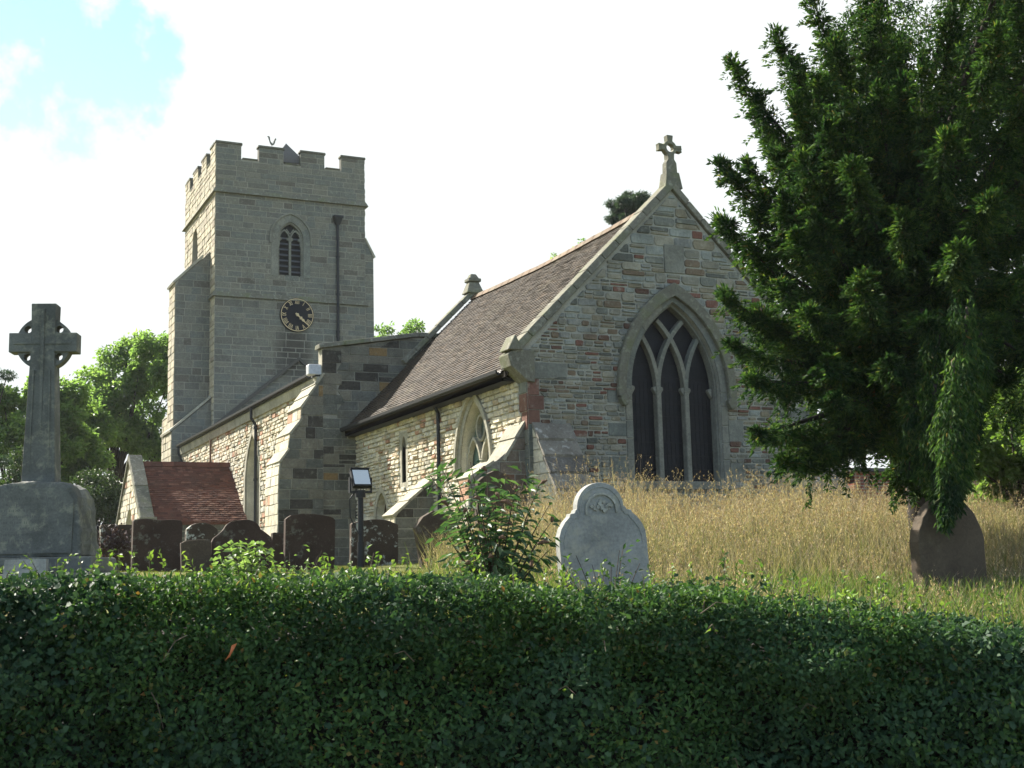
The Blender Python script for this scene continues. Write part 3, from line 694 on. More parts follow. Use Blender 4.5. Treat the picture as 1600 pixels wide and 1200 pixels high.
# east-projecting buttress, weatherings facing the viewer
def butt_e(x0, x1, steps, mats):
    mb = MB(); prof = [(CY0+.02, GB)]+steps+[(CY0+.02, steps[-1][1])]
    mb.hexa([(x0, y, z) for y, z in prof], [(x1, y, z) for y, z in prof], 0)
    FL = frame((x0, 0, 0), (0, 1, 0), (-1, 0, 0)); masonry(mb, FL, [prof], GB, steps[-1][1], lambda z: .25, lambda z: .4, relief=.02, gap=.018, rough=.004, ch=.008, m=2)
    FR = frame((x1, 0, 0), (0, 1, 0), (1, 0, 0)); masonry(mb, FR, [prof], GB, steps[-1][1], lambda z: .25, lambda z: .4, relief=.02, gap=.018, rough=.004, ch=.008, m=1)
    for i in range(len(steps)-1):
        (ya, za), (yb, zb) = steps[i], steps[i+1]
        if abs(ya-yb) < .02:
            FF = frame((0, ya, 0), (1, 0, 0), (0, -1, 0)); masonry(mb, FF, [[(x0, za), (x1, za), (x1, zb), (x0, zb)]], za, zb, lambda z: .25, lambda z: .4, relief=.02, gap=.018, rough=.004, ch=.008, m=1)
        else:
            n = max(1, round(math.hypot(yb-ya, zb-za)/.42))
            for k in range(n):
                y0, z0_ = ya+(yb-ya)*k/n-.03, za+(zb-za)*k/n-.02; y1, z1_ = ya+(yb-ya)*(k+1)/n, za+(zb-za)*(k+1)/n
                mb.hexa([(x0-.03, y0, z0_-.02), (x1+.03, y0, z0_-.02), (x1+.03, y1+.03, z1_-.05), (x0-.03, y1+.03, z1_-.05)], [(x0-.03, y0-.02, z0_+.05), (x1+.03, y0-.02, z0_+.05), (x1+.03, y1+.01, z1_+.03), (x0-.03, y1+.01, z1_+.03)], 3)
    return mb.build('buttress', mats, church)
w_slab = stone_mat('lichened_weathering_slab', [(0, (.13, .125, .11)), (.5, (.17, .16, .135)), (1, (.10, .095, .085))], lichen=(.40, .40, .37), lich=.8)
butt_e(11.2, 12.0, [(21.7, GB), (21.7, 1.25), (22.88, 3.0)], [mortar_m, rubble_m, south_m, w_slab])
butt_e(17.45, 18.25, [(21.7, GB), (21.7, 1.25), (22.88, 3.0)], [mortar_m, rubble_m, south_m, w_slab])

# ---- nave
NX0, NX1, NY0, NY1 = 10.1, 19.3, 33.8, 53.8
FNE = frame((0, NY0, 0), (1, 0, 0), (0, -1, 0)); mb = MB()
gpoly = [(NX0, GB), (NX1, GB), (NX1, 6.30), (16.5, 6.80), (12.9, 6.80), (NX0+.02, 6.32), (NX0, 5.5)]
flat_wall(mb, FNE, gpoly, [], .2)
qn = quoins(mb, FNE, NX0, 1, 4.5, 6.3, .3, .6, .4, m=1)
masonry(mb, FNE, [[(NX0, GB), (11.1, GB), (11.1, 4.2), (14, 7), (14, 6.79), (12.9, 6.78), (NX0+.02, 6.30), (NX0, 5.5)]]+qn if False else [gpoly]+qn, GB, 6.75, lambda z: rnd.uniform(.20, .30), lambda z: .52, relief=.018, gap=.022, rough=.005, ch=.01, m=1, skip=.15)
mb.build('nave_east_wall', [mortar_d, nave_m], church)
mb = MB()   # its flat coping
cp = [(NX0-.1, 6.33), (12.95, 6.82), (16.45, 6.82), (NX1+.1, 6.33)]
for i in range(3):
    (a, za), (b, zb) = cp[i], cp[i+1]; n = 4
    for k in range(n):
        p, q = a+(b-a)*k/n+.004, a+(b-a)*(k+1)/n-.004; zp, zq = za+(zb-za)*k/n, za+(zb-za)*(k+1)/n
        mb.hexa([(p, NY0-.1, zp), (q, NY0-.1, zq), (q, NY0+.4, zq), (p, NY0+.4, zp)], [(p, NY0-.06, zp+.13), (q, NY0-.06, zq+.13), (q, NY0+.36, zq+.13), (p, NY0+.36, zp+.13)])
mb.build('parapet_coping', coping_m, church, bevel=.015)
mb = MB(); mb.box(NX0, NX1, NY0+.002, NY0+.35, 5.3, 6.33); mb.hexa([(NX0+.02, NY0+.003, 6.3), (NX1, NY0+.003, 6.3), (NX1, NY0+.34, 6.3), (NX0+.02, NY0+.34, 6.3)], [(12.9, NY0+.003, 6.80), (16.5, NY0+.003, 6.80), (16.5, NY0+.34, 6.80), (12.9, NY0+.34, 6.80)])
mb.build('parapet_core', pale_dress, church)
# nave south wall
FSN = frame((NX0, 0, 0), (0, 1, 0), (-1, 0, 0)); mb = MB()
osn = [(NY0, GB), (NY1, GB), (NY1, 5.55), (NY0, 5.55)]
NW1 = arch(41.65, .95, 3.1, .6, k=1.05); flat_wall(mb, FSN, osn, [NW1], .55)
masonry(mb, FSN, [osn, srd(41.65, .95, 3.1, .6, .2, 1.05)], GB, 5.3, lambda z: rnd.uniform(.10, .20), lambda z: .32, relief=.055, gap=.025, rough=.02, ch=.018, m=1, skip=.2)
for k in range(34): mb.hexa([(NX0-.12, NY0+.02+k*.588, 5.28), (NX0+.1, NY0+.02+k*.588, 5.28), (NX0+.1, NY0+.6+k*.588, 5.28), (NX0-.12, NY0+.6+k*.588, 5.28)], [(NX0-.16, NY0+.02+k*.588, 5.55), (NX0+.1, NY0+.02+k*.588, 5.55), (NX0+.1, NY0+.6+k*.588, 5.55), (NX0-.16, NY0+.6+k*.588, 5.55)], 2)
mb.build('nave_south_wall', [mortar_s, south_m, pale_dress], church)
wb = MB(); ring_prism(wb, FSN, arch(41.65, .95, 3.1, .6, k=1.05), srd(41.65, .95, 3.1, .6, .2, 1.05), -.02, .05, joint=5)
ring_prism(wb, FSN, arch(41.65, .72, 3.1, .6, k=1.2), arch(41.65, .95, 3.1, .6, k=1.05), -.5, -.3)
nw = wb.build('nave_window', pale_dress, church, bevel=.01)
tb = MB(); sweep(tb, FSN, [(41.65, .6), (41.65, 3.6)], .1, -.48, -.35); tb.build('mullion', pale_dress, nw); gb = MB(); gb.prism(arch(41.65, .97, 3.1, .6, k=1.05), FSN, -.55, -.49); gb.build('glass', gglass_m, nw)
FNN = frame((NX1, 0, 0), (0, 1, 0), (1, 0, 0)); mb = MB(); flat_wall(mb, FNN, osn, [], .2); masonry(mb, FNN, [osn], GB, 5.5, lambda z: .25, lambda z: .5, relief=.03, gap=.025, rough=.01, ch=.015); mb.build('nave_north_wall', [mortar_m, rubble_m], church)
# nave roof: low pitched, lead
mb = MB()
for sg in (-1, 1):
    xe = 14.7+sg*4.78
    mb.hexa([(14.7, NY0+.36, 6.25), (xe, NY0+.36, 5.56), (xe, NY1-.02, 5.56), (14.7, NY1-.02, 6.25)], [(14.7, NY0+.36, 6.37), (xe, NY0+.36, 5.68), (xe, NY1-.02, 5.68), (14.7, NY1-.02, 6.37)])
    for k in range(28):
        y = NY0+.7+k*.7; mb.hexa([(14.7, y, 6.37), (xe, y, 5.68), (xe, y+.05, 5.68), (14.7, y+.05, 6.37)], [(14.7, y, 6.42), (xe, y, 5.73), (xe, y+.05, 5.73), (14.7, y+.05, 6.42)])
mb.build('nave_roof', plain('dark_lead', (.07, .075, .08), .6, 0, .2), church)
mb = MB(); gx = NX0-.16
mb.hexa([(gx+q, NY0+.5, 5.66+z) for q, z in prof], [(gx+q, NY1-.1, 5.66+z) for q, z in prof]); mb.box(gx-.01, gx+.015, NY0+.1, NY1-.1, 5.552, 5.675)
mb.build('gutter', black_m, church)
mb = MB(); mb.box(NX0-.36, NX0+.1, NY0+.06, NY0+.36, 5.60, 5.90); mb.build('lead_box', lead_m, church, bevel=.03)
mb = MB(); mb.tube([(NX0-.26, 40.9, 5.62), (NX0-.26, 40.9, 5.25), (NX0-.11, 40.9, 5.02), (NX0-.11, 40.9, .2)], .05, 10)
for z in (1.5, 3.2, 4.9): mb.tube([(NX0-.11, 40.9, z), (NX0-.11, 40.9, z+.09)], .07, 10)
mb.build('downpipe', black_m, church)
mb = MB(); mb.tube([(NX0-.26, 53.4, 5.62), (NX0-.26, 53.4, 5.3), (NX0-.11, 53.3, 4.9), (NX0-.11, 53.3, .2)], .05, 10); mb.box(NX0-.3, NX0-.02, 53.15, 53.45, 4.72, 4.95)
mb.build('downpipe', black_m, church)
mb = MB(); mb.tube([(NX0-.1, 47.9, 5.5), (NX0-.1, 47.9, .2)], .04, 8); mb.build('downpipe', plain('rusty_pipe', (.14, .09, .06), .8), church)
butt_s('buttress', [(8.85, GB), (8.88, 2.55), (8.92, 3.18), (9.14, 3.52), (9.2, 3.95), (9.5, 4.35), (9.52, 4.7), (10.12, 5.62)], NY0-.03, NY0+1.35, NX0, [mortar_d, nave_m, south_m, pale_dress], .28, .5)

# ---- porch
PX0, PX1, PYr, PY0, PY1 = 6.95, 10.08, 45.0, 42.45, 47.55
mb = MB()
FPE = frame((0, PY0, 0), (1, 0, 0), (0, -1, 0)); pe = [(PX0, GB), (PX1, GB), (PX1, 2.0), (PX0, 2.0)]
flat_wall(mb, FPE, pe, [], .1); masonry(mb, FPE, [pe], GB, 1.98, lambda z: .22, lambda z: .4, relief=.03, m=1)
FPS = frame((PX0-.25, 0, 0), (0, 1, 0), (-1, 0, 0))
pg = [(PY0-.05, GB), (PY1+.05, GB), (PY1+.05, 2.05), (PYr, 4.25), (PY0-.05, 2.05)]
pd = arch(PYr, .8, 1.3, -.2)
flat_wall(mb, FPS, pg, [pd], .3); masonry(mb, FPS, [pg, pd], GB, 4.1, lambda z: .2, lambda z: .35, relief=.04, rough=.012, m=2)
mb.hexa([(PX0-.249, y, z) for y, z in pg[:1]+[(PY0-.05, 2.05)]+[(PYr-.9, 3.45), (PYr-.9, GB)]], [(PX0+.1, y, z) for y, z in pg[:1]+[(PY0-.05, 2.05)]+[(PYr-.9, 3.45), (PYr-.9, GB)]], 0)
porch = mb.build('porch', [mortar_s, nave_m, south_m], church)
mb = MB(); run = PYr-(PY0-.15); ris = 4.05-1.98; sl2 = math.hypot(run, ris)
for sg in (-1, 1):
    Dn = Vector((0, sg*run, -ris))/sl2; N = Vector((0, sg*ris, run))/sl2
    mb.hexa([(PX0, PYr, 3.95), (PX1, PYr, 3.95), (PX1, PYr+sg*run, 1.88), (PX0, PYr+sg*run, 1.88)], [(PX0, PYr, 4.05), (PX1, PYr, 4.05), (PX1, PYr+sg*run, 1.98), (PX0, PYr+sg*run, 1.98)])
    tiles(mb, (PX0, PYr, 4.05), (1, 0, 0), Dn, N, PX1-PX0, sl2, .115, .17, thick=.02)
for k in range(8): mb.hexa([(PX0+.01+k*.39, PYr-.14, 4.0), (PX0+.39+k*.39, PYr-.14, 4.0), (PX0+.39+k*.39, PYr+.14, 4.0), (PX0+.01+k*.39, PYr+.14, 4.0)], [(PX0+.01+k*.39, PYr-.05, 4.17), (PX0+.39+k*.39, PYr-.05, 4.17), (PX0+.39+k*.39, PYr+.05, 4.17), (PX0+.01+k*.39, PYr+.05, 4.17)])
mb.build('porch_roof', tile_red, church)
mb = MB()
for sg in (-1, 1):
    a = Vector((0, PYr, 4.30)); f = Vector((0, PYr+sg*2.75, 1.98)); d = (f-a); Ln = d.length; d.normalize(); nn = Vector((0, -d.z*sg, d.y*sg)); nn = nn if nn.z > 0 else -nn
    for k in range(6):
        p0, p1 = a+d*(Ln*k/6), a+d*(Ln*(k+1)/6-.01); e = nn*(.13+rnd.uniform(-.015, .015))
        mb.hexa([(PX0-.36, p0.y, p0.z-.06), (PX0-.36, p1.y, p1.z-.06), (PX0+.12, p1.y, p1.z-.06), (PX0+.12, p0.y, p0.z-.06)], [(PX0-.34, (p0+e).y, (p0+e).z), (PX0-.34, (p1+e).y, (p1+e).z), (PX0+.1, (p1+e).y, (p1+e).z), (PX0+.1, (p0+e).y, (p0+e).z)])
mb.box(PX0-.4, PX0+.15, PY0-.45, PY0+.02, 1.75, 2.12)
mb.build('porch_coping', coping_m, church, bevel=.02)

# ---- tower
TX0, TX1, TY0, TY1 = 11.35, 18.1, 53.8, 60.6
BZ, TZ = 18.32, 18.95
FT = frame((0, TY0, 0), (1, 0, 0), (0, -1, 0)); FTS = frame((TX0, 0, 0), (0, 1, 0), (-1, 0, 0)); FTN = frame((TX1, 0, 0), (0, 1, 0), (1, 0, 0)); FTW = frame((0, TY1, 0), (1, 0, 0), (0, 1, 0))
def batt(a, b):      # outline with four merlons
    w = b-a; m_, c_2 = w*.163, w*.116
    P = [(a, GB), (b, GB)]; u = b
    for k in range(4):
        P += [(u, TZ), (u-m_, TZ)]; u -= m_
        if k < 3: P += [(u, BZ), (u-c_2, BZ)]; u -= c_2
    P[-1] = (a, TZ)
    return P
tl = lambda z: rnd.choice([.20, .26, .30, .34]) if z < 12.3 else rnd.choice([.2, .26, .3])
BW, BH, BS, BB, BK = 14.66, .56, 14.92, 13.22, .72
mb = MB(); bh = arch(BW, BH, BS, BB, k=BK); pt = batt(TX0, TX1)
flat_wall(mb, FT, pt, [bh], .35)
def srd2(w, zb=None): return arch(BW, BH+w, BS, BB-.02 if zb is None else zb, k=(2*BH*BK+w)/(2*BH+2*w))
masonry(mb, FT, [pt, srd2(.32)], 4.2, TZ, tl, lambda z: .62, relief=.014, gap=.034, rough=.003, ch=.006, m=1)
for F_2, a, b in ((FTS, TY0, TY1), (FTN, TY0, TY1)):
    p2 = batt(a, b); bh2 = arch((a+b)/2+.9 if F_2 is FTS else (a+b)/2, .62, 15.3, 14.2, k=.9); flat_wall(mb, F_2, p2, [bh2], .35)
    masonry(mb, F_2, [p2, bh2], 3 if F_2 is FTS else 8, TZ, lambda z: rnd.choice([.2, .26, .32]), lambda z: .5, relief=.03, gap=.03, rough=.012, ch=.012, m=2 if F_2 is FTS else 1)
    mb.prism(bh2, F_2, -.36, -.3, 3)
p2 = batt(TX0, TX1); flat_wall(mb, FTW, p2, [], .3); masonry(mb, FTW, [p2], 10, TZ, lambda z: .4, lambda z: .8, relief=.014, gap=.03, m=1)
# back of parapets and roof deck
for (x0, x1, y0, y1) in ((TX0+.002, TX1-.002, TY0+.3, TY0+.31), (TX0+.002, TX1-.002, TY1-.31, TY1-.3), (TX0+.3, TX0+.31, TY0+.31, TY1-.31), (TX1-.31, TX1-.3, TY0+.31, TY1-.31)): mb.box(x0, x1, y0, y1, 17.4, BZ-.01, 0)
mb.box(TX0+.01, TX1-.01, TY0+.31, TY1-.31, 17.5, 17.6, 0)
tower_s = stone_mat('sunlit_tower_stone', [(0, (.40, .36, .27)), (.3, (.34, .31, .24)), (.6, (.43, .38, .28)), (.85, (.30, .26, .20))], lich=.4, lichen=(.5, .47, .37))  # tower stone again, paler: sunlight on the south face put into its colour
tower = mb.build('tower', [mortar_d, ashlar_m, tower_s, dark_m], church)
mb = MB()   # thickness of the merlons and their copings
for F_2, a, b in ((FT, TX0, TX1), (FTW, TX0, TX1), (FTS, TY0, TY1), (FTN, TY0, TY1)):
    w = b-a; m_, c_2 = w*.163, w*.116; u = a; ew = .302 if F_2 in (FTS, FTN) else 0
    for k in range(4):
        l, r = u, u+m_
        if k == 0: l += ew
        if k == 3: r = b-ew
        mb.prism([(l+.001, BZ-.02), (r-.001, BZ-.02), (r-.001, TZ-.001), (l+.001, TZ-.001)], F_2, -.3, -.001)
        e0 = -.05 if ew == 0 or k > 0 else 0; e1 = .05 if ew == 0 or k < 3 else 0
        mb.prism([(l+e0, TZ+.002), (r+e1, TZ+.002), (r+e1-.02, TZ+.10), (l+e0+.02, TZ+.10)], F_2, -.34, .05)
        u += m_+c_2
    u = a+m_
    for k in range(3):
        mb.prism([(u+.052, BZ+.002), (u+c_2-.052, BZ+.002), (u+c_2-.052, BZ+.07), (u+.052, BZ+.07)], F_2, -.34, .045); u += m_+c_2
mb.build('battlement', stone_mat('battlement_stone', [(0, (.12, .112, .092)), (.5, (.098, .098, .083)), (1, (.14, .128, .10))], lich=.4, moss=(.09, .10, .05)), tower, bevel=.01)
mb = MB()
def string(z, h, pr, x0=TX0, x1=TX1):
    for (X0, X1, Y0_, Y1_) in ((x0-pr, x1+pr, TY0-pr, TY0+.01), (x0-pr, x1+pr, TY1-.01, TY1+pr), (x0-pr, x0+.01, TY0+.011, TY1-.011), (x1-.01, x1+pr, TY0+.011, TY1-.011)):
        mb.hexa([(X0, Y0_, z), (X1, Y0_, z), (X1, Y1_, z), (X0, Y1_, z)], [(X0+pr*.7*(X0 < x0), Y0_+pr*.7*(Y0_ < TY0), z+h), (X1-pr*.7*(X1 > x1), Y0_+pr*.7*(Y0_ < TY0), z+h), (X1-pr*.7*(X1 > x1), Y1_-pr*.7*(Y1_ > TY1), z+h), (X0+pr*.7*(X0 < x0), Y1_-pr*.7*(Y1_ > TY1), z+h)])
string(16.72, .22, .15); mb.build('string_course', coping_m, tower, bevel=.015); mb = MB(); string(12.12, .24, .12)
mb.build('string_course', coping_m, tower, bevel=.015)
# old steep roof line against the tower: a raised drip stone
mb = MB(); sweep(mb, FT, [(TX0+.0, 6.5), (15.0, 9.55), (18.0, 7.2)], .15, .02, .16); mb.build('roof_crease', plain('dark_weathered_stone', (.075, .07, .06), .9, 0, .4), tower)
# belfry window
wb = MB(); ring_prism(wb, FT, srd2(0.001), srd2(.32), -.02, .035, joint=4)
ring_prism(wb, FT, arch(BW, BH-.07, BS, BB, k=.74), arch(BW, BH, BS, BB, k=BK), -.22, -.05)
bw = wb.build('belfry_window', dress_m, tower, bevel=.008)
tb = MB(); sweep(tb, FT, [(BW, BB), (BW, BS+.12)], .10, -.2, -.08)
for c in (BW-.255, BW+.255):
    sweep(tb, FT, arch(c, .235, BS-.02, BS-.3, n=8, k=1.1), .065, -.2, -.085)
    for sg in (-1, 1): tb.prism([(c+sg*.22, BS-.10), (c+sg*.10, BS-.02), (c+sg*.11, BS+.05), (c+sg*.2, BS+.10)][::-sg], FT, -.19, -.1)
sweep(tb, FT, [(BW-.17, BS+.46), (BW, BS+.24), (BW+.17, BS+.46)], .06, -.2, -.09)
tb.build('tracery', dress_m, bw, bevel=.006)
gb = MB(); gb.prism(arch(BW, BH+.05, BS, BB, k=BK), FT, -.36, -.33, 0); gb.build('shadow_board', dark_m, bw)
lb = MB()
for k in range(8):
    z = BB+.05+k*.25
    for c in (-.27, .27): lb.hexa([FT(BW+c-.22, z, -.32), FT(BW+c+.22, z, -.32), FT(BW+c+.22, z-.10, -.14), FT(BW+c-.22, z-.10, -.14)], [FT(BW+c-.22, z+.03, -.32), FT(BW+c+.22, z+.03, -.32), FT(BW+c+.22, z-.07, -.14), FT(BW+c-.22, z-.07, -.14)])
lb.build('louvre', louvre_m, bw)
hb = MB(); ring_prism(hb, FT, srd2(.32, BS-.25), srd2(.40, BS-.25), 0, .1); hb.build('hood_mould', dress_m, bw, bevel=.01)
# tower buttresses
def tb_prism(name, prof, Y0, Y1, mats):
    mb = MB(); mb.hexa([(x, Y0, z) for x, z in prof], [(x, Y1, z) for x, z in prof], 0)
    masonry(mb, frame((0, Y0, 0), (1, 0, 0), (0, -1, 0)), [prof], 4, max(z for _, z in prof), lambda z: .32, lambda z: .55, relief=.014, gap=.03, rough=.003, ch=.006, m=1)
    xo = min(x for x, _ in prof); zo = max(z for x, z in prof if x < xo+.02)
    masonry(mb, frame((xo, 0, 0), (0, 1, 0), (-1, 0, 0)), [[(Y0, 4), (Y1, 4), (Y1, zo), (Y0, zo)]], 4, zo, lambda z: .32, lambda z: .5, relief=.03, gap=.03, rough=.008, ch=.01, m=2)
    return mb.build(name, mats, tower)
mats_t = [mortar_d, ashlar_m, tower_s]
tb_prism('buttress', [(9.86, GB), (TX0+.01, GB), (TX0+.01, 14.35), (11.02, 13.95), (9.86, 12.8)], 54.7, 56.1, mats_t)
tb_prism('buttress', [(9.70, GB), (TX0+.01, GB), (TX0+.01, 7.75), (9.70, 6.3)], 54.2, 56.4, mats_t)
tb_prism('buttress', [(10.95, GB), (TX0+.01, GB), (TX0+.01, 14.5), (10.95, 13.9)], 59.4, 60.55, mats_t)
tb_prism('buttress', [(10.45, GB), (TX0+.01, GB), (TX0+.01, 8.8), (10.45, 7.6)], 59.2, 60.8, mats_t)
mb = MB(); pf = [(TX1-.01, GB), (18.5, GB), (18.5, 14.4), (TX1+.02, 15.2)]
mb.hexa([(x, TY0+.02, z) for x, z in pf], [(x, TY0+1.2, z) for x, z in pf], 0)
masonry(mb, frame((0, TY0+.02, 0), (1, 0, 0), (0, -1, 0)), [[(TX1, 4), (18.5, 4), (18.5, 14.4), (TX1+.02, 15.15)]], 4, 15.1, lambda z: .3, lambda z: .5, relief=.014, gap=.03, rough=.003, ch=.006, m=1)
mb.build('buttress', mats_t, tower)
mb = MB(); mb.hexa([(18.06, TY0-.05, 15.28), (18.14, TY0-.05, 15.28), (18.6, TY0-.05, 14.42), (18.5, TY0-.05, 14.36)], [(18.06, TY0+1.25, 15.28), (18.14, TY0+1.25, 15.28), (18.6, TY0+1.25, 14.42), (18.5, TY0+1.25, 14.36)])
mb.build('weathering', pale_dress, tower, bevel=.01); mb = MB()
mb.hexa([(9.78, 54.65, 12.74), (9.78, 56.15, 12.74), (11.04, 56.15, 13.99), (11.04, 54.65, 13.99)], [(9.74, 54.65, 12.84), (9.74, 56.15, 12.84), (11.0, 56.15, 14.12), (11.0, 54.65, 14.12)])
mb.build('weathering', pale_dress, tower, bevel=.01); mb = MB()
mb.hexa([(9.62, 54.15, 6.26), (9.62, 56.45, 6.26), (TX0, 56.45, 7.79), (TX0, 54.15, 7.79)], [(9.6, 54.15, 6.36), (9.6, 56.45, 6.36), (TX0, 56.45, 7.92), (TX0, 54.15, 7.92)])
mb.build('weathering', pale_dress, tower, bevel=.01)
# stair cap behind the parapet
mb = MB(); A_ = at(447, 224, 54.9); cx0 = A_.x
mb.box(cx0-.62, cx0+.62, 54.3, 55.5, 17.5, 18.55); V = [(cx0-.8, 54.15, 18.55), (cx0+.8, 54.15, 18.55), (cx0+.8, 55.7, 18.55), (cx0-.8, 55.7, 18.55), (cx0, 54.9, A_.z)]
mb.add(V, [(0, 1, 4), (1, 2, 4), (2, 3, 4), (3, 0, 4), (3, 2, 1, 0)]); mb.build('turret_cap', plain('slate_cap', (.085, .085, .08), .8, 0, .5), tower)
# weathervane
mb = MB(); v = at(425, 216, 57.2)
mb.tube([(v.x, v.y, 17.5), (v.x, v.y, v.z-.2)], .012, 6)
Fv = frame((v.x, v.y, v.z-.1), (.8, .6, 0), (.6, -.8, 0))
bird = [(-.16, -.02), (-.10, -.12), (0, -.16), (.09, -.12), (.14, .02), (.20, .14), (.28, .18), (.30, .10), (.24, .05), (.20, -.08), (.12, -.20), (0, -.26), (-.12, -.2), (-.2, -.06), (-.26, .06), (-.34, .10), (-.24, .13), (-.17, .09)]
mb.prism([(a, b) for a, b in bird], Fv, -.02, .02); mb.build('weathercock', plain('tarnished_copper', (.10, .11, .10), .6), tower)
# clock
ck = MB(); cxk, czk, rk = 14.93, 11.50, .76
ck.prism([(cxk+rk*math.cos(t), czk+rk*math.sin(t)) for t in np.linspace(0, 2*math.pi, 49)[:-1]], FT, 0, .09)
clock = ck.build('clock', dial_m, church)
ck = MB(); rg = lambda r: [(cxk+r*math.cos(t), czk+r*math.sin(t)) for t in np.linspace(0, 2*math.pi, 65)]
sweep(ck, FT, rg(rk-.045), .028, .09, .115)
# roman numerals, read from the centre
NUM = ['XII', 'I', 'II', 'III', 'IIII', 'V', 'VI', 'VII', 'VIII', 'IX', 'X', 'XI']
for h, sN in enumerate(NUM):
    th = math.pi/2-h*math.pi/6; rad = (math.cos(th), math.sin(th)); tan = (math.sin(th), -math.cos(th)); w = {'I': .055, 'V': .10, 'X': .10}
    tot = sum(w[c] for c in sN); x = -tot/2; r0, r1 = .49, .67; k_ = .85
    def PP(a, r): return (cxk+rad[0]*r+tan[0]*a, czk+rad[1]*r+tan[1]*a)
    for c in sN:
        m0, m1 = x+w[c]*.1, x+w[c]*.9; mm = (m0+m1)/2
        if c == 'I': segs = [((mm, r0), (mm, r1))]
        elif c == 'V': segs = [((m0, r1), (mm, r0)), ((m1, r1), (mm, r0))]
        else: segs = [((m0, r0), (m1, r1)), ((m1, r0), (m0, r1))]
        for p, q in segs: sweep(ck, FT, [PP(*p), PP(*q)], .020, .09, .105)
        x += w[c]
ck.build('numeral_ring', gold_m, clock)
def hand(name, ang, ln, w, d):
    h_ = MB(); th = math.pi/2-R(ang); r_ = (math.cos(th), math.sin(th)); t_ = (math.sin(th), -math.cos(th)); P = lambda a, r: (cxk+r_[0]*r+t_[0]*a, czk+r_[1]*r+t_[1]*a)
    pr = [(-w*.6, -.1), (w*.6, -.1), (w*.5, ln*.35), (w*1.5, ln*.48), (w*.6, ln*.6), (w*.3, ln), (-w*.3, ln), (-w*.6, ln*.6), (-w*1.5, ln*.48), (-w*.5, ln*.35)]
    h_.prism([P(a, r) for a, r in pr], FT, d, d+.015); h_.prism([P(.065*math.cos(t), .065*math.sin(t)) for t in np.linspace(0, 2*math.pi, 13)[:-1]], FT, d-.02, d+.02)
    return h_.build(name, gold_m, clock)
hand('hour_hand', 131, .44, .055, .13); hand('minute_hand', 133, .70, .04, .16)
mb = MB(); mb.tube([(16.79, TY0-.1, 15.8), (16.79, TY0-.1, 5.5)], .06, 10); mb.hexa([(16.7, TY0-.2, 15.75), (16.88, TY0-.2, 15.75), (16.88, TY0, 15.75), (16.7, TY0, 15.75)], [(16.6, TY0-.28, 16.05), (16.98, TY0-.28, 16.05), (16.98, TY0, 16.05), (16.6, TY0, 16.05)])
mb.box(16.58, 17.0, TY0-.3, TY0, 16.052, 16.14)
for z in (14.2, 12.5, 10.8, 9.0): mb.tube([(16.79, TY0-.1, z), (16.79, TY0-.1, z+.1)], .085, 10)
mb.build('downpipe', black_m, tower)
#PART2
# ------------------------------------------------------------------ churchyard
def at_d(px, py, d):
    v = _r2*((px-800)/FPX) + _u2*(-(py-600)/FPX) + _f
    return v*(d/(v.x*math.sin(YAW)+v.y*math.cos(YAW)))
def G(x, y): return float(ground(x, y))
def outline(shape, w, h, n=12):
    """headstone outline, foot to foot, half width w/2 and height h, base 0.35 below ground"""
    a = w/2; P = [(-a, -.35)]
    if shape == 'segment':
        P += [(-a, h-.12*w)]+[(-a*math.cos(t), h-.12*w+.12*w*math.sin(t)) for t in np.linspace(.15, math.pi-.15, n)]+[(a, h-.12*w)]
    elif shape == 'flat': P += [(-a, h-.05*w), (-a*.94, h-.01), (-a*.5, h), (a*.1, h-.015), (a*.6, h-.005), (a*.93, h-.02), (a, h-.07*w)]
    elif shape == 'shouldered':
        P += [(-a, h-.36*w), (-a*.96, h-.30*w), (-a*.7, h-.20*w)]+[(-a*.62*math.cos(t), h-.18*w+.18*w*math.sin(t)) for t in np.linspace(.1, math.pi-.1, n)]+[(a*.7, h-.20*w), (a*.96, h-.30*w), (a, h-.36*w)]
    elif shape == 'round': P += [(-a*math.cos(t), h-.30*w+.30*w*math.sin(t)) for t in np.linspace(0, math.pi, n)]
    elif shape == 'peaked': P += [(-a, h-.30*w), (-a*.55, h-.10*w), (0, h), (a*.55, h-.10*w), (a, h-.30*w)]
    elif shape == 'pointed':
        q = arch(0, a, h-a*1.1, -.35, n=n, k=.6)[1:-1]; top = max(z for _, z in q); P += [(u, z+h-top) for u, z in q]
    elif shape == 'ogee':
        r = .27*w; P += [(-a, h-.62*w), (-a*.99, h-.54*w), (-a*.93, h-.46*w), (-a*.83, h-.39*w), (-a*.72, h-.34*w), (-a*.70, h-.31*w), (-a*.60, h-.305*w), (-a*.57, h-.27*w)]
        P += [(-r*math.cos(t), h-r+r*math.sin(t)) for t in np.linspace(.0, math.pi, n)]
        P += [(-u, z) for u, z in P[1:9][::-1]]
    P.append((a, -.35)); return P
def headstone(label, xl, xr, yt, d, shape, m, th=.10, rz=0, lean=0, tip=0, group='old headstones in the churchyard', parts=None, wadd=0):
    c = at_d((xl+xr)/2, yt, d); l = at_d(xl, yt, d); r = at_d(xr, yt, d)
    ang = math.atan2(c.x, c.y)                           # angle off the churchyard's axis
    w = ((r-l).length-th*abs(math.sin(ang)))/math.cos(ang+rz)+wadd
    g = G(c.x, c.y); h = c.z-g
    mb = MB(); F_ = frame((0, 0, 0), (1, 0, 0), (0, -1, 0)); P = [(u+rnd.uniform(-.006, .006), z+rnd.uniform(-.007, .007)) for u, z in outline(shape, w, h)]
    mb.hexa([F_(u, z, -th/2) for u, z in P], [F_(u, z, th/2) for u, z in P])
    o = mb.build('headstone', m, None, bevel=.008); o.location = (c.x, c.y, g); o.rotation_euler = (R(tip), R(lean), rz)
    tag(o, label, 'headstone', group); return o, w, h
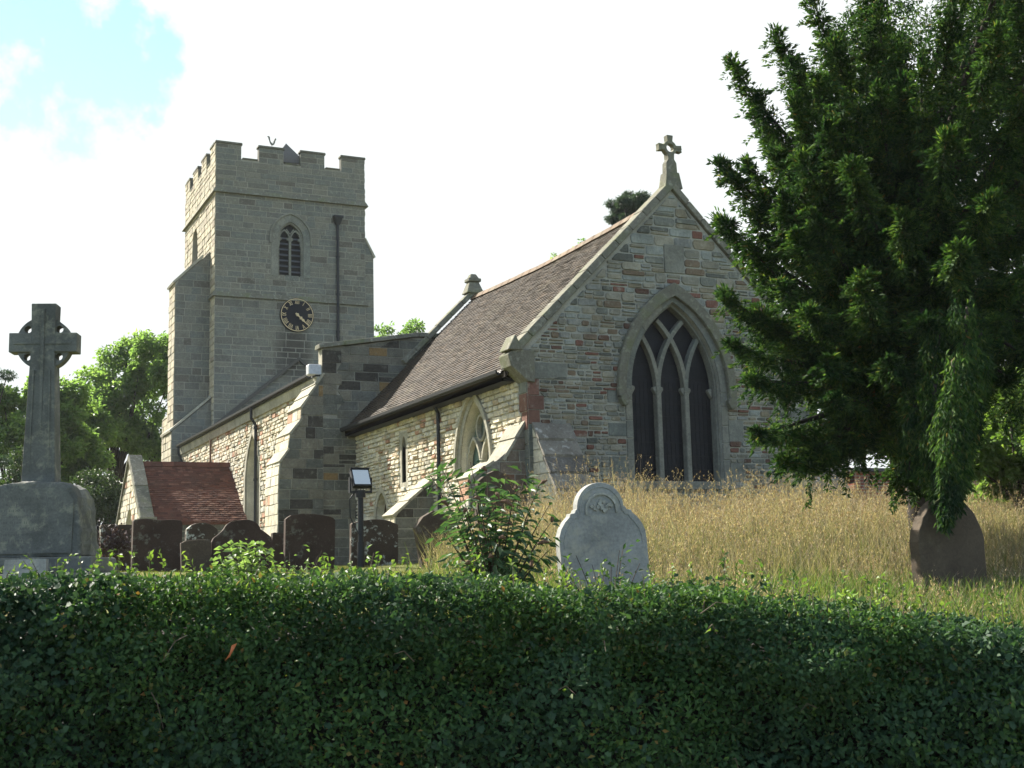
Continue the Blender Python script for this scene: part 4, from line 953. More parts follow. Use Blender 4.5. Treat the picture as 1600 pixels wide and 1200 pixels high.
GS = [
 ('flat-topped dark brown headstone, largest of the row, nearest the war memorial', 207, 283, 811, 19.0, 'flat', g_dark, .12, .05, 1, -2),
 ('low dull brown headstone peeping out between two large dark ones', 284, 331, 843, 18.3, 'segment', g_brown, .08, 0, -2, 0),
 ('pale lichen-covered headstone half hidden behind the low dull brown one', 288, 338, 817, 21.5, 'round', g_lich, .1, .1, 2, 0),
 ('wide dark headstone with a rounded crown and sloping shoulders behind the leafy sapling', 331, 426, 812, 18.6, 'shouldered', g_dark, .12, -.05, 0, -3),
 ('narrow dark headstone tucked close between two large dark headstones', 421, 444, 832, 20.6, 'segment', g_dark, .1, 0, 3, 0),
 ('dark headstone with a gently arched top below the stepped nave buttress', 443, 522, 803, 18.4, 'segment', g_dark, .10, 0, 1.5, -1),
 ('arched headstone with white lichen patches behind the floodlight post', 545, 621, 812, 18.8, 'segment', g_lich, .10, 0, 1.0, 0),
 ('brown headstone leaning to the left beside the tall shrub', 655, 722, 797, 17.5, 'peaked', g_brown, .12, .0, -10, 0),
 ('whitish lichened headstone beside the war memorial, with dark creeper on it', 158, 208, 819, 20.4, 'flat', g_lich, .1, .1, -1, 0),
 ('brown headstone standing against the chancel behind the tall shrub', 738, 800, 735, 20.5, 'peaked', g_brown, .12, 0, 2, 0),
]
for q in GS: headstone(*q[:7], th=q[7], rz=q[8], lean=q[9], tip=q[10])
# pointed stone in the long grass on the right
o, w, h = headstone('dark brown pointed-arch headstone standing in dry grass under the yew', 1419, 1531, 774, 11.6, 'pointed', grave_mat('brown_slab', (.066, .051, .035), (.13, .12, .085), .58, .75, .6), th=.12, lean=-.5, wadd=.0)  # plain brown slab colour with dull lichen patches
# white stone with the scrolled head
c = at_d(938, 754, 10.6); g = G(c.x, c.y)
root = thing('headstone', 'white marble headstone with round head and scrolled shoulders beside dry grass', 'headstone', (0, 0, 0)); root['local'] = 1
root['group'] = 'newer headstones near the hedge'; o['group'] = 'newer headstones near the hedge'
root.location = (c.x+.03, c.y, g); root.rotation_euler = (0, R(-3.5), R(-6))
F_ = frame((0, 0, 0), (1, 0, 0), (0, -1, 0)); Hh = c.z-g; Wd = .775; P = outline('ogee', Wd, Hh, 18)
mb = MB(); mb.hexa([F_(u, z, -.05) for u, z in P], [F_(u, z, .05) for u, z in P]); mb.build('slab', g_white, root, bevel=.006)
mb = MB(); cz = Hh-.27*Wd; ar = [(.135*math.cos(t), cz-.02+.135*math.sin(t)) for t in np.linspace(-.2, math.pi+.2, 25)]
sweep(mb, F_, ar, .018, .049, .066)
for k in range(26):
    a, r_ = rnd.uniform(.1, 3.0), rnd.uniform(.02, .11); u, z = r_*math.cos(a), cz-.03+r_*math.sin(a)*.8; q = rnd.uniform(.008, .02)
    mb.prism([(u+q*math.cos(t), z+q*math.sin(t)) for t in np.linspace(0, 2*math.pi, 7)[:-1]], F_, .049, .06+rnd.uniform(0, .012))
mb.build('carved_roundel', g_grey, root)
mb = MB(); inl = [(u*.90, Hh-(Hh-z)*1.0-.035 if z > 0 else z) for u, z in P[1:-1]]; sweep(mb, F_, inl, .010, .049, .057)
mb.build('raised_border', g_white, root)
engr = plain('engraved_line', (.17, .18, .18), .9)
def lettering(mb_, F, uc, z0, rows, dz, half, d, hgt, m=1):
    for r_ in range(rows):
        hw = half*rnd.uniform(.6, 1); u = uc-hw
        while u < uc+hw:
            w_ = rnd.uniform(.4, .9)*hgt
            if rnd.random() > .16:
                k = rnd.random(); z = z0-r_*dz
                mb_.prism([(u, z), (u+hgt*.14, z), (u+hgt*.14, z+hgt), (u, z+hgt)], F, d, d+.0012, m)
                if k > .3: mb_.prism([(u+w_*.8, z), (u+w_*.8+hgt*.14, z), (u+w_*.8+hgt*.14, z+hgt), (u+w_*.8, z+hgt)], F, d, d+.0012, m)
                if k > .5: mb_.prism([(u+hgt*.15, z+hgt*.45), (u+w_*.79, z+hgt*.45), (u+w_*.79, z+hgt*.58), (u+hgt*.15, z+hgt*.58)], F, d, d+.0011, m)
            u += w_+hgt*.35

# ---- war memorial
mc = at_d(66, 700, 13.6); g0 = G(mc.x, mc.y)
mem = thing('war_memorial', 'tall grey granite ringed cross on a rough-hewn plinth at the left edge', 'memorial', (mc.x, mc.y, g0))
b = R(20); U_ = (math.cos(b), -math.sin(b), 0); N_ = (-math.sin(b), -math.cos(b), 0)
FM = frame((mc.x, mc.y, 0), U_, N_)
zz = lambda py: at_d(73, py, 13.6).z
z_st0, z_st, z_pb, z_pt, z_top = g0-.3, zz(897), zz(872), zz(756), zz(477)
def slab_hexa(mb, F, lo, hi, m=0):
    (u0, u1, d0, d1, z0), (v0, v1, e0, e1, z1) = lo, hi
    mb.hexa([F(u0, z0, d0), F(u1, z0, d0), F(u1, z0, d1), F(u0, z0, d1)], [F(v0, z1, e0), F(v1, z1, e0), F(v1, z1, e1), F(v0, z1, e1)], m)
mb = MB(); slab_hexa(mb, FM, (-.85, .85, -.85, .75, z_st0), (-.85, .85, -.85, .75, z_st)); slab_hexa(mb, FM, (-.68, .68, -.66, .56, z_st+.001), (-.66, .66, -.64, .54, z_pb))
mb.build('step', g_granite, mem, bevel=.02)
mb = MB()
prf = [(.52, z_pb+.001), (.505, z_pb+.3), (.46, z_pt-.16), (.40, z_pt-.06), (.30, z_pt-.005), (.18, z_pt)]
full = [(-u, z) for u, z in prf]+[(u, z) for u, z in prf[::-1]]
mb.hexa([FM(u, z, -.46+(z-z_pb)*.12) for u, z in full], [FM(u, z, .40-(z-z_pb)*.10) for u, z in full]); pl = mb.build('plinth', g_granite, mem, bevel=.03)
b2 = pl.modifiers.new('rough', 'SUBSURF'); b2.subdivision_type = 'SIMPLE'; b2.levels = b2.render_levels = 3
tx = bpy.data.textures.new('rough_stone', 'CLOUDS'); tx.noise_scale = .16; tx.noise_depth = 4
dm = pl.modifiers.new('hewn', 'DISPLACE'); dm.texture = tx; dm.strength = .075; dm.mid_level = .5
Fp = lambda u, z, d: FM(u, z, .415-(z-z_pb)*.10+d)
mb = MB(); mb.prism([(-.43, z_pb+.04), (.43, z_pb+.04), (.43, z_pt-.2), (.34, z_pt-.07), (-.34, z_pt-.07), (-.43, z_pt-.2)], Fp, -.05, .005); lettering(mb, Fp, 0, z_pt-.19, 8, .062, .34, .0045, .026); pn = mb.build('inscription_panel', [g_granite, plain('granite_lettering', (.055, .058, .056), .8)], mem)
# shaft and ringed head
mb = MB(); zc = zz(538); ztr = zz(600)
slab_hexa(mb, FM, (-.175, .175, -.13, .13, z_pt-.03), (-.122, .122, -.10, .10, zc))
slab_hexa(mb, FM, (-.122, .122, -.1, .1, zc+.001), (-.13, .13, -.10, .10, z_top))
slab_hexa(mb, FM, (-.355, -.118, -.099, .099, zc-.10), (-.355, -.118, -.099, .099, zc+.11)); slab_hexa(mb, FM, (.118, .355, -.099, .099, zc-.10), (.118, .355, -.099, .099, zc+.11))
rg_ = lambda r: [(r*math.cos(t), zc+.005+r*math.sin(t)) for t in np.linspace(0, 2*math.pi, 49)]
for sx in (-1, 1):
    for sz in (-1, 1):
        sec = [(.09, .08)]+[(.287*math.cos(t), .287*math.sin(t)) for t in np.linspace(R(17), R(73), 12)]
        hol = [(.165+.040*math.cos(t), .150+.040*math.sin(t)) for t in np.linspace(0, 2*math.pi, 15)[:-1]]
        sec = [(sx*u, zc+sz*v_) for u, v_ in sec]; hol = [(sx*u, zc+sz*v_) for u, v_ in hol]
        for dd_ in (.072, -.072): flat_wall(mb, (lambda q: (lambda u, z, d: FM(u, z, q+d)))(dd_), sec, [hol], .144 if dd_ > 0 else 0)
        for i in range(1, len(sec)-1): mb.quad(FM(*sec[i], .072), FM(*sec[i+1], .072), FM(*sec[i+1], -.072), FM(*sec[i], -.072))
sh = mb.build('cross', g_granite, mem, bevel=.008)
mb = MB()
sweep(mb, FM, [(-.10, z_pt+.1), (-.085, zc-.3)], .02, .1, .13); sweep(mb, FM, [(.10, z_pt+.1), (.085, zc-.3)], .02, .1, .13)
sweep(mb, FM, [(0, z_pt+.1), (0, z_top-.06)], .035, .095, .122); sweep(mb, FM, [(-.3, zc), (.3, zc)], .03, .09, .11)
mb.build('carved_band', g_granite, sh)
mb = MB(); pc = at_d(37, 893, 12.7); Fq = frame((pc.x, pc.y, 0), U_, N_)
slab_hexa(mb, Fq, (-.21, .21, -.08, .0, pc.z-.12), (-.20, .20, -.14, -.055, pc.z+.12)); lettering(mb, lambda u, z, d: Fq(u, z, -(z-pc.z+.12)*.23-.0+d), 0, pc.z+.06, 4, .045, .14, .001, .018)
pq = mb.build('plaque', [g_white, engr], None); tag(pq, 'small pale inscribed plaque leaning on the step of the war memorial', 'plaque')

# ---- floodlight on its post
fc = at_d(563, 745, 18.0); gz = G(fc.x, fc.y)
fl = thing('floodlight', 'black floodlight on a slim dark post beside the lichened headstone', 'floodlight', (fc.x, fc.y, gz))
mb = MB(); pb = at_d(563, 775, 18.0); mb.tube([(fc.x, fc.y, gz-.3), (fc.x, fc.y, pb.z)], .04, 12); mb.tube([(fc.x, fc.y, gz-.1), (fc.x, fc.y, gz+.35)], .052, 12); mb.build('post', black_m, fl)
mb = MB(); mb.tube([(fc.x, fc.y, pb.z-.02), (fc.x, fc.y, pb.z+.08)], .07, 10); mb.box(fc.x-.15, fc.x+.15, fc.y-.02, fc.y+.02, pb.z+.04, pb.z+.07); mb.box(fc.x-.165, fc.x-.145, fc.y-.025, fc.y+.025, pb.z+.04, pb.z+.26); mb.box(fc.x+.145, fc.x+.165, fc.y-.025, fc.y+.025, pb.z+.04, pb.z+.26)
mb.build('bracket', black_m, fl)
# tilted housing: glass leans back and faces the sky towards the viewer
def FL(u, z, d):      # rotate about x by 35 degrees
    a = R(30); return Vector((fc.x+u, fc.y-d*math.cos(a)+z*math.sin(a), pb.z+.235+z*math.cos(a)+d*math.sin(a)))
mb = MB(); mb.prism([(-.135, -.14), (.135, -.14), (.135, .14), (-.135, .14)], FL, -.02, .05); mb.hexa([FL(-.135, -.14, -.021), FL(.135, -.14, -.021), FL(.135, .14, -.021), FL(-.135, .14, -.021)], [FL(-.09, -.08, -.12), FL(.09, -.08, -.12), FL(.09, .08, -.12), FL(-.09, .08, -.12)])
for k in range(6): mb.prism([(-.1+k*.04, -.1), (-.094+k*.04, -.1), (-.094+k*.04, .1), (-.1+k*.04, .1)], FL, -.13, -.05)
mb.build('housing', black_m, fl, bevel=.006)
mb = MB(); mb.prism([(-.115, -.12), (.115, -.12), (.115, .12), (-.115, .12)], FL, .051, .058); mb.build('glass', plain('floodlight_glass', (.35, .42, .5), .08, .6, 0, 0), fl)
mb = MB(); mb.prism([(-.14, .135), (.14, .135), (.14, .15), (-.14, .15)], FL, -.02, .075); mb.build('visor', black_m, fl)
mb = MB(); mb.tube([(fc.x-.05, fc.y, pb.z+.1), (fc.x-.16, fc.y, pb.z-.05), (fc.x-.15, fc.y, pb.z-.3), (fc.x-.03, fc.y-.03, pb.z-.55)], .009, 6); mb.build('cable', black_m, fl)

# ---- red brick outbuilding beyond the yew
bl = at_d(1334, 737, 30); br = at_d(1480, 752, 30); gz = G(bl.x, bl.y)
bh_ = thing('brick_outbuilding', 'low red-brick outbuilding with a dark slate roof glimpsed behind the yew', 'outbuilding', (bl.x, bl.y, gz))
mb = MB(); mb.box(bl.x, bl.x+5, bl.y, bl.y+3, gz-.4, bl.z); mb.build('wall', brick_m, bh_)
mb = MB(); mb.hexa([(bl.x-.15, bl.y-.15, bl.z+.002), (bl.x+5.15, bl.y-.15, bl.z+.002), (bl.x+5.15, bl.y+3.15, bl.z+.002), (bl.x-.15, bl.y+3.15, bl.z+.002)], [(bl.x-.15, bl.y-.15, bl.z+.08), (bl.x+5.15, bl.y-.15, bl.z+.08), (bl.x+5.15, bl.y+3.15, bl.z+.3), (bl.x-.15, bl.y+3.15, bl.z+.3)])
mb.build('roof', plain('dark_slate', (.03, .03, .035), .6), bh_)

# ------------------------------------------------------------------ foliage
def rv(n): return unit(rng.normal(size=(n, 3)))
def N3(P, s, off=0.0): return np.array([noise.noise(Vector((p[0]*s+off, p[1]*s, p[2]*s))) for p in P])
def crown_points(clumps, n, shell=.35):
    """clumps [(x,y,z,rx,rz)] -> points thickest near the outside of each clump"""
    cl = np.array(clumps); wgt = cl[:, 3]**2; idx = rng.choice(len(cl), n, p=wgt/wgt.sum())
    d = rv(n); r = shell+(1-shell)*rng.random(n)**.6; r *= 1+.16*rng.normal(size=n)
    c = cl[idx]; P = c[:, :3]+d*r[:, None]*np.stack([c[:, 3], c[:, 3], c[:, 4]], 1)
    return P, d
def tree(name, label, cat, base, height, clumps, n, leaf, m, trunk_r=.25, group=None, thin=.38, lean=0, wratio=.6, lobes=False):
    t = thing(name, label, cat, base, group)
    B = Vector(base); cl = np.array(clumps)
    mb = MB(); tops = cl[:, :3]; cen = Vector(tops.mean(0)); 
    hub = B+(cen-B)*.55; hub.x = B.x+(cen.x-B.x)*.4; hub.y = B.y+(cen.y-B.y)*.4
    mb.tube([B-Vector((0, 0, .4)), B+(hub-B)*.4+Vector((.05*height*.1, 0, 0)), hub, hub+(cen-hub)*.7], [trunk_r*1.3, trunk_r, trunk_r*.8, trunk_r*.3], 9)
    for q in range(min(len(cl), 26)):
        p = Vector(tops[q]); s_ = B+(hub-B)*rnd.uniform(.5, 1.0); mid = (s_+p)/2+Vector((rnd.uniform(-.2, .2), rnd.uniform(-.2, .2), -.05))*cl[q, 3]
        mb.tube([s_, mid, p], [trunk_r*.45, trunk_r*.25, trunk_r*.06], 6)
    mb.build('trunk', bark_m, t, smooth_=True)
    P, d = crown_points(clumps, n); keep = N3(P, 1.6/max(leaf*6, .3)) > -.5+thin*rng.random(len(P)); P = P[keep]; d = d[keep]; k = len(P)
    tip = unit(d*.6+rv(k)*.8+np.array([0, 0, -.25])); nr = unit(rv(k)*.7+np.array([0, 0, .7]))
    V, Fs = leaf_arrays(P, tip, nr, leaf*rng.uniform(.6, 1.25, k), leaf*wratio*rng.uniform(.7, 1.2, k), lobes=lobes)
    np_mesh('crown', V-0, Fs, m, t); return t
def auto_clumps(px, py, d, rpx, rpy, k, cr, seed=0, flat=.8, dr=None):
    """k clumps spread in an ellipsoid seen at (px,py) at distance d"""
    c = at_d(px, py, d); R_ = rpx*d/FPX; Z_ = rpy*d/FPX; out = []
    g = np.random.default_rng(seed+5)
    for i in range(k):
        v = g.normal(size=3); v /= np.linalg.norm(v); v *= g.random()**.35
        r = cr*d/FPX*g.uniform(.65, 1.25)
        out.append((c.x+v[0]*(R_-r*.6), c.y+v[1]*(dr or R_)*.8, c.z+v[2]*(Z_-r*.5), r, r*flat))
    return out
def foot(px, d): p = at_d(px, 880, d); return (p.x, p.y, G(p.x, p.y))
BT = 'trees behind the church'
tree('sycamore_tree', 'large light green sycamore between the ringed cross and the tower', 'tree', foot(165, 68), 13, auto_clumps(205, 628, 68, 92, 108, 38, 22, 1, dr=2.2)+auto_clumps(240, 560, 66, 45, 45, 14, 18, 9)+auto_clumps(120, 670, 66, 90, 80, 30, 22, 2), 50000, .25, syc_m, .3, BT, thin=.6)
tree('sycamore_tree', 'light green sycamore at the left edge behind the ringed cross', 'tree', foot(20, 60), 10, auto_clumps(55, 660, 60, 100, 82, 40, 22, 3)+auto_clumps(100, 720, 62, 80, 60, 22, 22, 44)+auto_clumps(-60, 600, 62, 60, 120, 14, 24, 4), 52000, .24, syc_m, .25, BT, thin=.55)
tree('pine_tree', 'dark pine at the extreme left edge', 'tree', foot(-40, 45), 9, auto_clumps(-22, 590, 45, 42, 40, 12, 12, 5, .5)+auto_clumps(-50, 700, 45, 70, 60, 10, 20, 15, .5), 14000, .14, pine_m, .22, BT, wratio=.2)
tree('holly_bush', 'dark evergreen bush below the sycamores to the left of the porch', 'bush', foot(175, 52), 4, auto_clumps(150, 790, 52, 62, 60, 12, 26, 6)+auto_clumps(20, 745, 50, 50, 60, 8, 26, 16), 16000, .14, dark_leaf_m, .12, BT)
tree('ash_tree', 'tree top showing above the nave parapet right of the tower', 'tree', foot(625, 80), 16, auto_clumps(600, 520, 80, 28, 36, 8, 13, 7)+auto_clumps(645, 522, 80, 24, 30, 6, 12, 17)+auto_clumps(620, 640, 80, 70, 110, 16, 30, 27), 16000, .24, syc_m, .3, BT, thin=.75)
tree('birch_tree', 'thin birch top showing over the left part of the chancel ridge', 'tree', foot(895, 60), 15, auto_clumps(905, 392, 60, 15, 24, 6, 7, 8)+auto_clumps(875, 402, 60, 14, 14, 4, 6, 18)+auto_clumps(900, 520, 60, 50, 110, 12, 24, 28), 9000, .16, syc_m, .18, BT, thin=.9)
tree('scots_pine_tree', 'dark flat-topped pine rising behind the chancel gable', 'tree', foot(1040, 58), 18, auto_clumps(982, 322, 58, 38, 26, 20, 12, 10, .55)+auto_clumps(965, 342, 58, 22, 9, 7, 7, 11, .45)+auto_clumps(1120, 385, 58, 34, 36, 12, 11, 12, .5)+auto_clumps(1050, 420, 58, 70, 60, 12, 14, 13, .5), 42000, .17, pine_m, .3, BT, thin=.2, wratio=.2)
tree('maple_tree', 'bright green broad-leaved tree at the right edge behind the yew', 'tree', foot(1600, 20), 4, auto_clumps(1585, 690, 20, 110, 95, 30, 26, 20), 17000, .115, maple_m, .1, BT, wratio=.65, lobes=True)
tree('elder_bush', 'small-leaved green bush behind the pointed headstone', 'bush', foot(1520, 22), 2, auto_clumps(1530, 800, 22, 130, 42, 22, 26, 21), 16000, .075, maple_m, .05, BT)
tree('thorn_tree', 'dark tree with sky gleaming through it between the gable and the yew stem', 'tree', foot(1400, 34), 7, auto_clumps(1440, 650, 34, 120, 85, 22, 28, 22)+auto_clumps(1480, 760, 34, 70, 40, 8, 24, 23), 22000, .13, dark_leaf_m, .2, BT, thin=.8)
tree('chestnut_tree', 'leafy tree farther back at the right edge beyond the broad-leaved one', 'tree', foot(1600, 45), 9, auto_clumps(1620, 620, 45, 130, 110, 24, 30, 31), 14000, .22, syc_m, .3, BT)

# ---- the yew
ytrunk = at_d(1455, 820, 15.4); yb = Vector((ytrunk.x, ytrunk.y, G(ytrunk.x, ytrunk.y)))
yew = thing('yew_tree', 'huge dark yew with drooping boughs filling the upper right corner', 'tree', tuple(yb))
tips = [(1140, 92, 14), (1210, 45, 14.2), (1268, -12, 14.3), (1124, 248, 13.6), (1122, 335, 13.6), (1128, 452, 13.0), (1140, 532, 12.8), (1172, 585, 12.6), (1176, 672, 12.2), (1222, 716, 12.4),
        (1345, -60, 14.2), (1370, 10, 13.4), (1500, 380, 11.6), (1560, 40, 11.8), (1240, 150, 13.4), (1200, 200, 14.6), (1180, 160, 14.4), (1190, 420, 13.8), (1270, 330, 12.6), (1330, 250, 12.4), (1300, 620, 12.2), (1390, 560, 11.8),
        (1260, 480, 12.4), (1340, 430, 12), (1430, 620, 12), (1450, 500, 11.8), (1410, 330, 12.2), (1480, 200, 12), (1560, 500, 12), (1550, 300, 11.8), (1440, 90, 12.6), (1250, 720, 12.9), (1610, 420, 12),
        (1220, 300, 13), (1320, 540, 13.2), (1530, 600, 12.4), (1600, 150, 12), (1290, 190, 13), (1370, 130, 13), (1430, 200, 13.5), (1340, 340, 13.5), (1380, 420, 13.2), (1290, 280, 14), (1250, 680, 13), (1300, 690, 13), (1350, 560, 13), (1270, 560, 13.4), (1310, 480, 13.4), (1450, 560, 12.4), (1360, 500, 12.4), (1190, 300, 13.8), (1170, 380, 13.4), (1180, 480, 13.2), (1220, 440, 12.9), (1240, 360, 12.8), (1250, 240, 13.2), (1290, 120, 13.4), (1300, 60, 13.8), (1235, 90, 14), (1290, 560, 12.3), (1405, 745, 14.4), (1435, 762, 14.2), (1392, 700, 14.4), (1465, 772, 13.9), (1500, 705, 14), (1270, 700, 12.6), (1165, 250, 14), (1175, 330, 13.9), (1210, 230, 13.9), (1530, 560, 12.2), (1580, 590, 12.5), (1620, 560, 12.3)]
g = np.random.default_rng(3)
for i in range(64): tips.append((g.uniform(1330, 1900), g.uniform(-260, 560), g.uniform(12.2, 18)))
for i in range(34): tips.append((g.uniform(1200, 1420), g.uniform(40, 600), g.uniform(12.8, 16.5)))
sp_p, sp_t, bough_lines = [], [], []
mbt = MB(); mbt.tube([yb-Vector((0, 0, .4)), yb+Vector((.05, .1, 1.2)), yb+Vector((-.1, .1, 2.6)), yb+Vector((.05, 0, 4.0)), yb+Vector((0, 0, 5.2))], [.30, .22, .18, .10, .02], 12)
for (px, py, d) in tips:
    T = at_d(px, py, d); hz = max(1.7 if px < 1450 else 3.0, min(5.0, (T.z-yb.z)*rnd.uniform(.38, .62)+rnd.uniform(0, .5)))
    S_ = yb+Vector((0, 0, hz)); M_ = S_.lerp(T, .55); hor = (T-S_).length
    low = T.z < 2.6
    M_.z += (.05 if not low else .10)*hor+rnd.uniform(-.1, .15); M2 = S_.lerp(T, .86); M2.z += (-.06 if not low else -.03)*hor
    pts = []
    for k in range(15):     # smooth curve through S, M, M2, T
        t = k/14; b0, b1, b2_, b3 = (1-t)**3, 3*t*(1-t)**2, 3*t*t*(1-t), t**3
        pts.append(S_*b0+M_*b1+M2*b2_+T*b3)
    mbt.tube(pts, [max(.010, .07*(1-k/14)**1.3*hor/5+.006) for k in range(15)], 6)
    A = np.array(pts); bough_lines.append(A); seg = int(1500*min(1.3, hor/4)); tt = .22+.78*rng.random(seg)**.75
    if d > 15.5: seg = seg//2; tt = tt[:seg]
    f = tt*14; i0 = np.minimum(f.astype(int), 13); w = (f-i0)[:, None]; base = A[i0]*(1-w)+A[i0+1]*w; tan = unit(A[i0+1]-A[i0])
    rad = (.045+.30*(1-tt)**.7+.05*np.sin(tt*23+px))[:, None]
    off = rv(seg)*rng.random((seg, 1))**.6; off[:, 2] = off[:, 2]*.8-.28
    P = base+off*rad; dr = unit(tan*.75+off*.9+np.array([0, 0, -.30])+rv(seg)*.35+np.array([0, 0, .9])*(tt[:, None] > .93))
    sp_p.append(P); sp_t.append(dr)
    # side shoots: short twigs fringed with needles, hanging
    for q in range(int(58*min(1.4, hor/4)*(.6 if d > 15.5 else 1))):
        t = .25+.74*rnd.random()**.8; f = t*14; i_0 = int(min(f, 13)); p0 = Vector(A[i_0]).lerp(Vector(A[min(i_0+1, 14)]), f-i_0); tn = (Vector(A[min(i_0+1, 14)])-Vector(A[i_0])).normalized()
        side = tn.cross(Vector((0, 0, 1))).normalized()*rnd.choice((-1, 1)); L_ = rnd.uniform(.14, .46)*(1.2-t*.75)
        p0 = p0+Vector((rnd.uniform(-1, 1), rnd.uniform(-1, 1), rnd.uniform(-1.3, .5)))*(.18*(1-t)+.02)
        n_ = int(L_*190); u = rng.random(n_)
        dirv = Vector(tn*rnd.uniform(.1, .8)+side*rnd.uniform(.2, 1)+Vector((0, 0, rnd.uniform(-.9, .35)))).normalized(); fl_ = dirv.cross(Vector((0, 0, 1))).normalized()
        sg2 = rng.choice([-1., 1.], n_)[:, None]; dirv = np.array(dirv); fl_ = np.array(fl_)
        P = np.array(p0)+dirv*(u*L_)[:, None]+np.array([0, 0, -1.0])*((u**2)*L_*.35)[:, None]+fl_*sg2*(.012+.03*rng.random((n_, 1))*(1-u[:, None]))+rv(n_)*.012
        sp_p.append(P); sp_t.append(unit(dirv*.6+fl_*sg2*.7+np.array([0, 0, .1])+rv(n_)*.3))
# inner twigs filling the heart of the crown
for q in range(1200):
    px, py, d = rnd.uniform(1230, 1800), rnd.uniform(-220, 640), rnd.uniform(13.2, 17.2)
    if px < 1420 and ((px-1420)/190)**2+((py-280)/300)**2 > 1: continue
    if px < 1500 and py > 560: continue
    p0 = np.array(at_d(px, py, d)); L_ = rnd.uniform(.3, .8); n_ = int(L_*130); u = rng.random(n_); dv = rv(1)[0]; dv[2] = -abs(dv[2])-.3; dv /= np.linalg.norm(dv)
    sp_p.append(p0+dv*(u*L_)[:, None]+rv(n_)*(.11*(1-.5*u))[:, None]); sp_t.append(unit(rv(n_)*.9+dv*.6))
# fringes hanging from every bough
for A in bough_lines:
    for q in range(8 if A[-1][2] > 2.2 else 3):
        t = rnd.uniform(.2, .8); f = t*14; i_0 = int(min(f, 13)); p0 = A[i_0]+(A[min(i_0+1, 14)]-A[i_0])*(f-i_0)+rv(1)[0]*.10; L_ = rnd.uniform(.2, .95)*(1.2-.9*t); n_ = int(L_*150); u = rng.random(n_)
        P = p0+np.array([rnd.uniform(-.25, .25), rnd.uniform(-.25, .25), -1.0])*(u*L_)[:, None]+rv(n_)*(.045*(1-.6*u))[:, None]
        sp_p.append(P); sp_t.append(unit(rv(n_)*.8+np.array([0, 0, -.6])))
# the long curtain that hangs in front of the pointed headstone
for (px, y0, y1, d) in ((1478, 560, 808, 11.35), (1492, 600, 800, 11.4), (1466, 620, 790, 11.5), (1505, 560, 760, 11.6), (1450, 600, 730, 11.7), (1478, 640, 822, 11.3), (1435, 560, 700, 12.2), (1455, 520, 660, 11.9), (1520, 520, 690, 12), (1500, 480, 620, 11.6), (1420, 620, 735, 12), (1440, 640, 745, 11.9)):
    a, b_ = at_d(px+12, y0, d), at_d(px, y1, d); n_ = 1500; u = rng.random(n_); P = np.array(a)*(1-u[:, None])+np.array(b_)*u[:, None]
    wob = np.stack([np.sin(u*9+px), np.cos(u*7+px), np.zeros(n_)], 1)*.05
    P = P+wob+rv(n_)*(.11*(1-.6*u)+.01)[:, None]; sp_p.append(P); sp_t.append(unit(rv(n_)*.8+np.array([0, 0, -1.0])))
    mbt.tube([a, a.lerp(b_, .5)+Vector((.02, .02, 0)), b_], [.02, .012, .005], 5)
mbt.build('trunk', bark_m, yew, smooth_=True)
P = np.concatenate(sp_p); T_ = np.concatenate(sp_t); n_ = len(P)
V, Fs = leaf_arrays(P, T_, unit(rv(n_)*.7+np.array([0, 0, .6])), rng.uniform(.04, .088, n_), rng.uniform(.014, .029, n_), fold=.3)
np_mesh('crown', V, Fs, yew_m, yew); print('yew leaves', n_)

# ---- hedge along the road
hedge = thing('hedge', 'long dense clipped hedge of privet and ivy filling the foreground', 'hedge', (*sd(0, 6.5), -1.3))
HT = lambda s: np.interp(s, [-8, -2.4, -1.6, -.8, 0, 1.0, 1.7, 2.6, 9], [.03, .03, .0, .0, -.06, -.12, -.225, -.36, -.55])
def wxy(s, d): return s*_r.x+d*math.sin(YAW), s*_r.y+d*math.cos(YAW)
nf, ntp = 120000, 56000
s = rng.uniform(-5.2, 5.6, nf); u = rng.random(nf); zt = HT(s); z = -1.35+(zt+1.35)*(u**.8)
bul = np.array([noise.noise(Vector((a*1.6, b_*1.9, 3.1)))*.34+noise.noise(Vector((a*4.5, b_*5.5, 9)))*.16 for a, b_ in zip(s, z)])
dpt = 5.99-bul+rng.random(nf)**1.6*.22+np.clip((z-(zt-.16))/.16, 0, 1)**2*.16
x, y = wxy(s, dpt); P1 = np.stack([x, y, z], 1)
s2 = rng.uniform(-5.2, 5.6, ntp); d2 = rng.uniform(6.05, 7.3, ntp); x2, y2 = wxy(s2, d2)
z2 = HT(s2)+np.array([noise.noise(Vector((a*1.7, b_*1.7, 5)))*.07+noise.noise(Vector((a*6, b_*6, 1)))*.06 for a, b_ in zip(s2, d2)])-rng.random(ntp)**1.5*.13
P2 = np.stack([x2, y2, z2], 1)
n3 = 42000; s3 = rng.uniform(-5.2, 5.6, n3); d3 = rng.uniform(6.02, 6.62, n3); x3, y3 = wxy(s3, d3); P2 = np.concatenate([P2, np.stack([x3, y3, HT(s3)-.05-.33*rng.random(n3)], 1)]); ntp += n3
toc = np.array([-math.sin(YAW), -math.cos(YAW), 0])
P = np.concatenate([P1, P2]); nn = np.concatenate([np.tile(toc*.8+np.array([0, 0, .45]), (nf, 1)), np.tile(toc*.25+np.array([0, 0, .9]), (ntp, 1))])
isivy = (N3(P, .9, 40)+.22*rng.normal(size=len(P)) > .24); k = len(P); nr = unit(nn+rv(k)*.75); tipd = unit(rv(k)+np.array([0, 0, -.25])+nn*.35)
def mk(nm, sel, ln, wd, m, lob):
    q = int(sel.sum()); V, Fs = leaf_arrays(P[sel], tipd[sel], nr[sel], ln*rng.uniform(.6, 1.3, q), wd*rng.uniform(.7, 1.2, q), fold=.22, lobes=lob); np_mesh(nm, V, Fs, m, hedge)
mk('foliage', ~isivy, .034, .020, hedge_m, False)
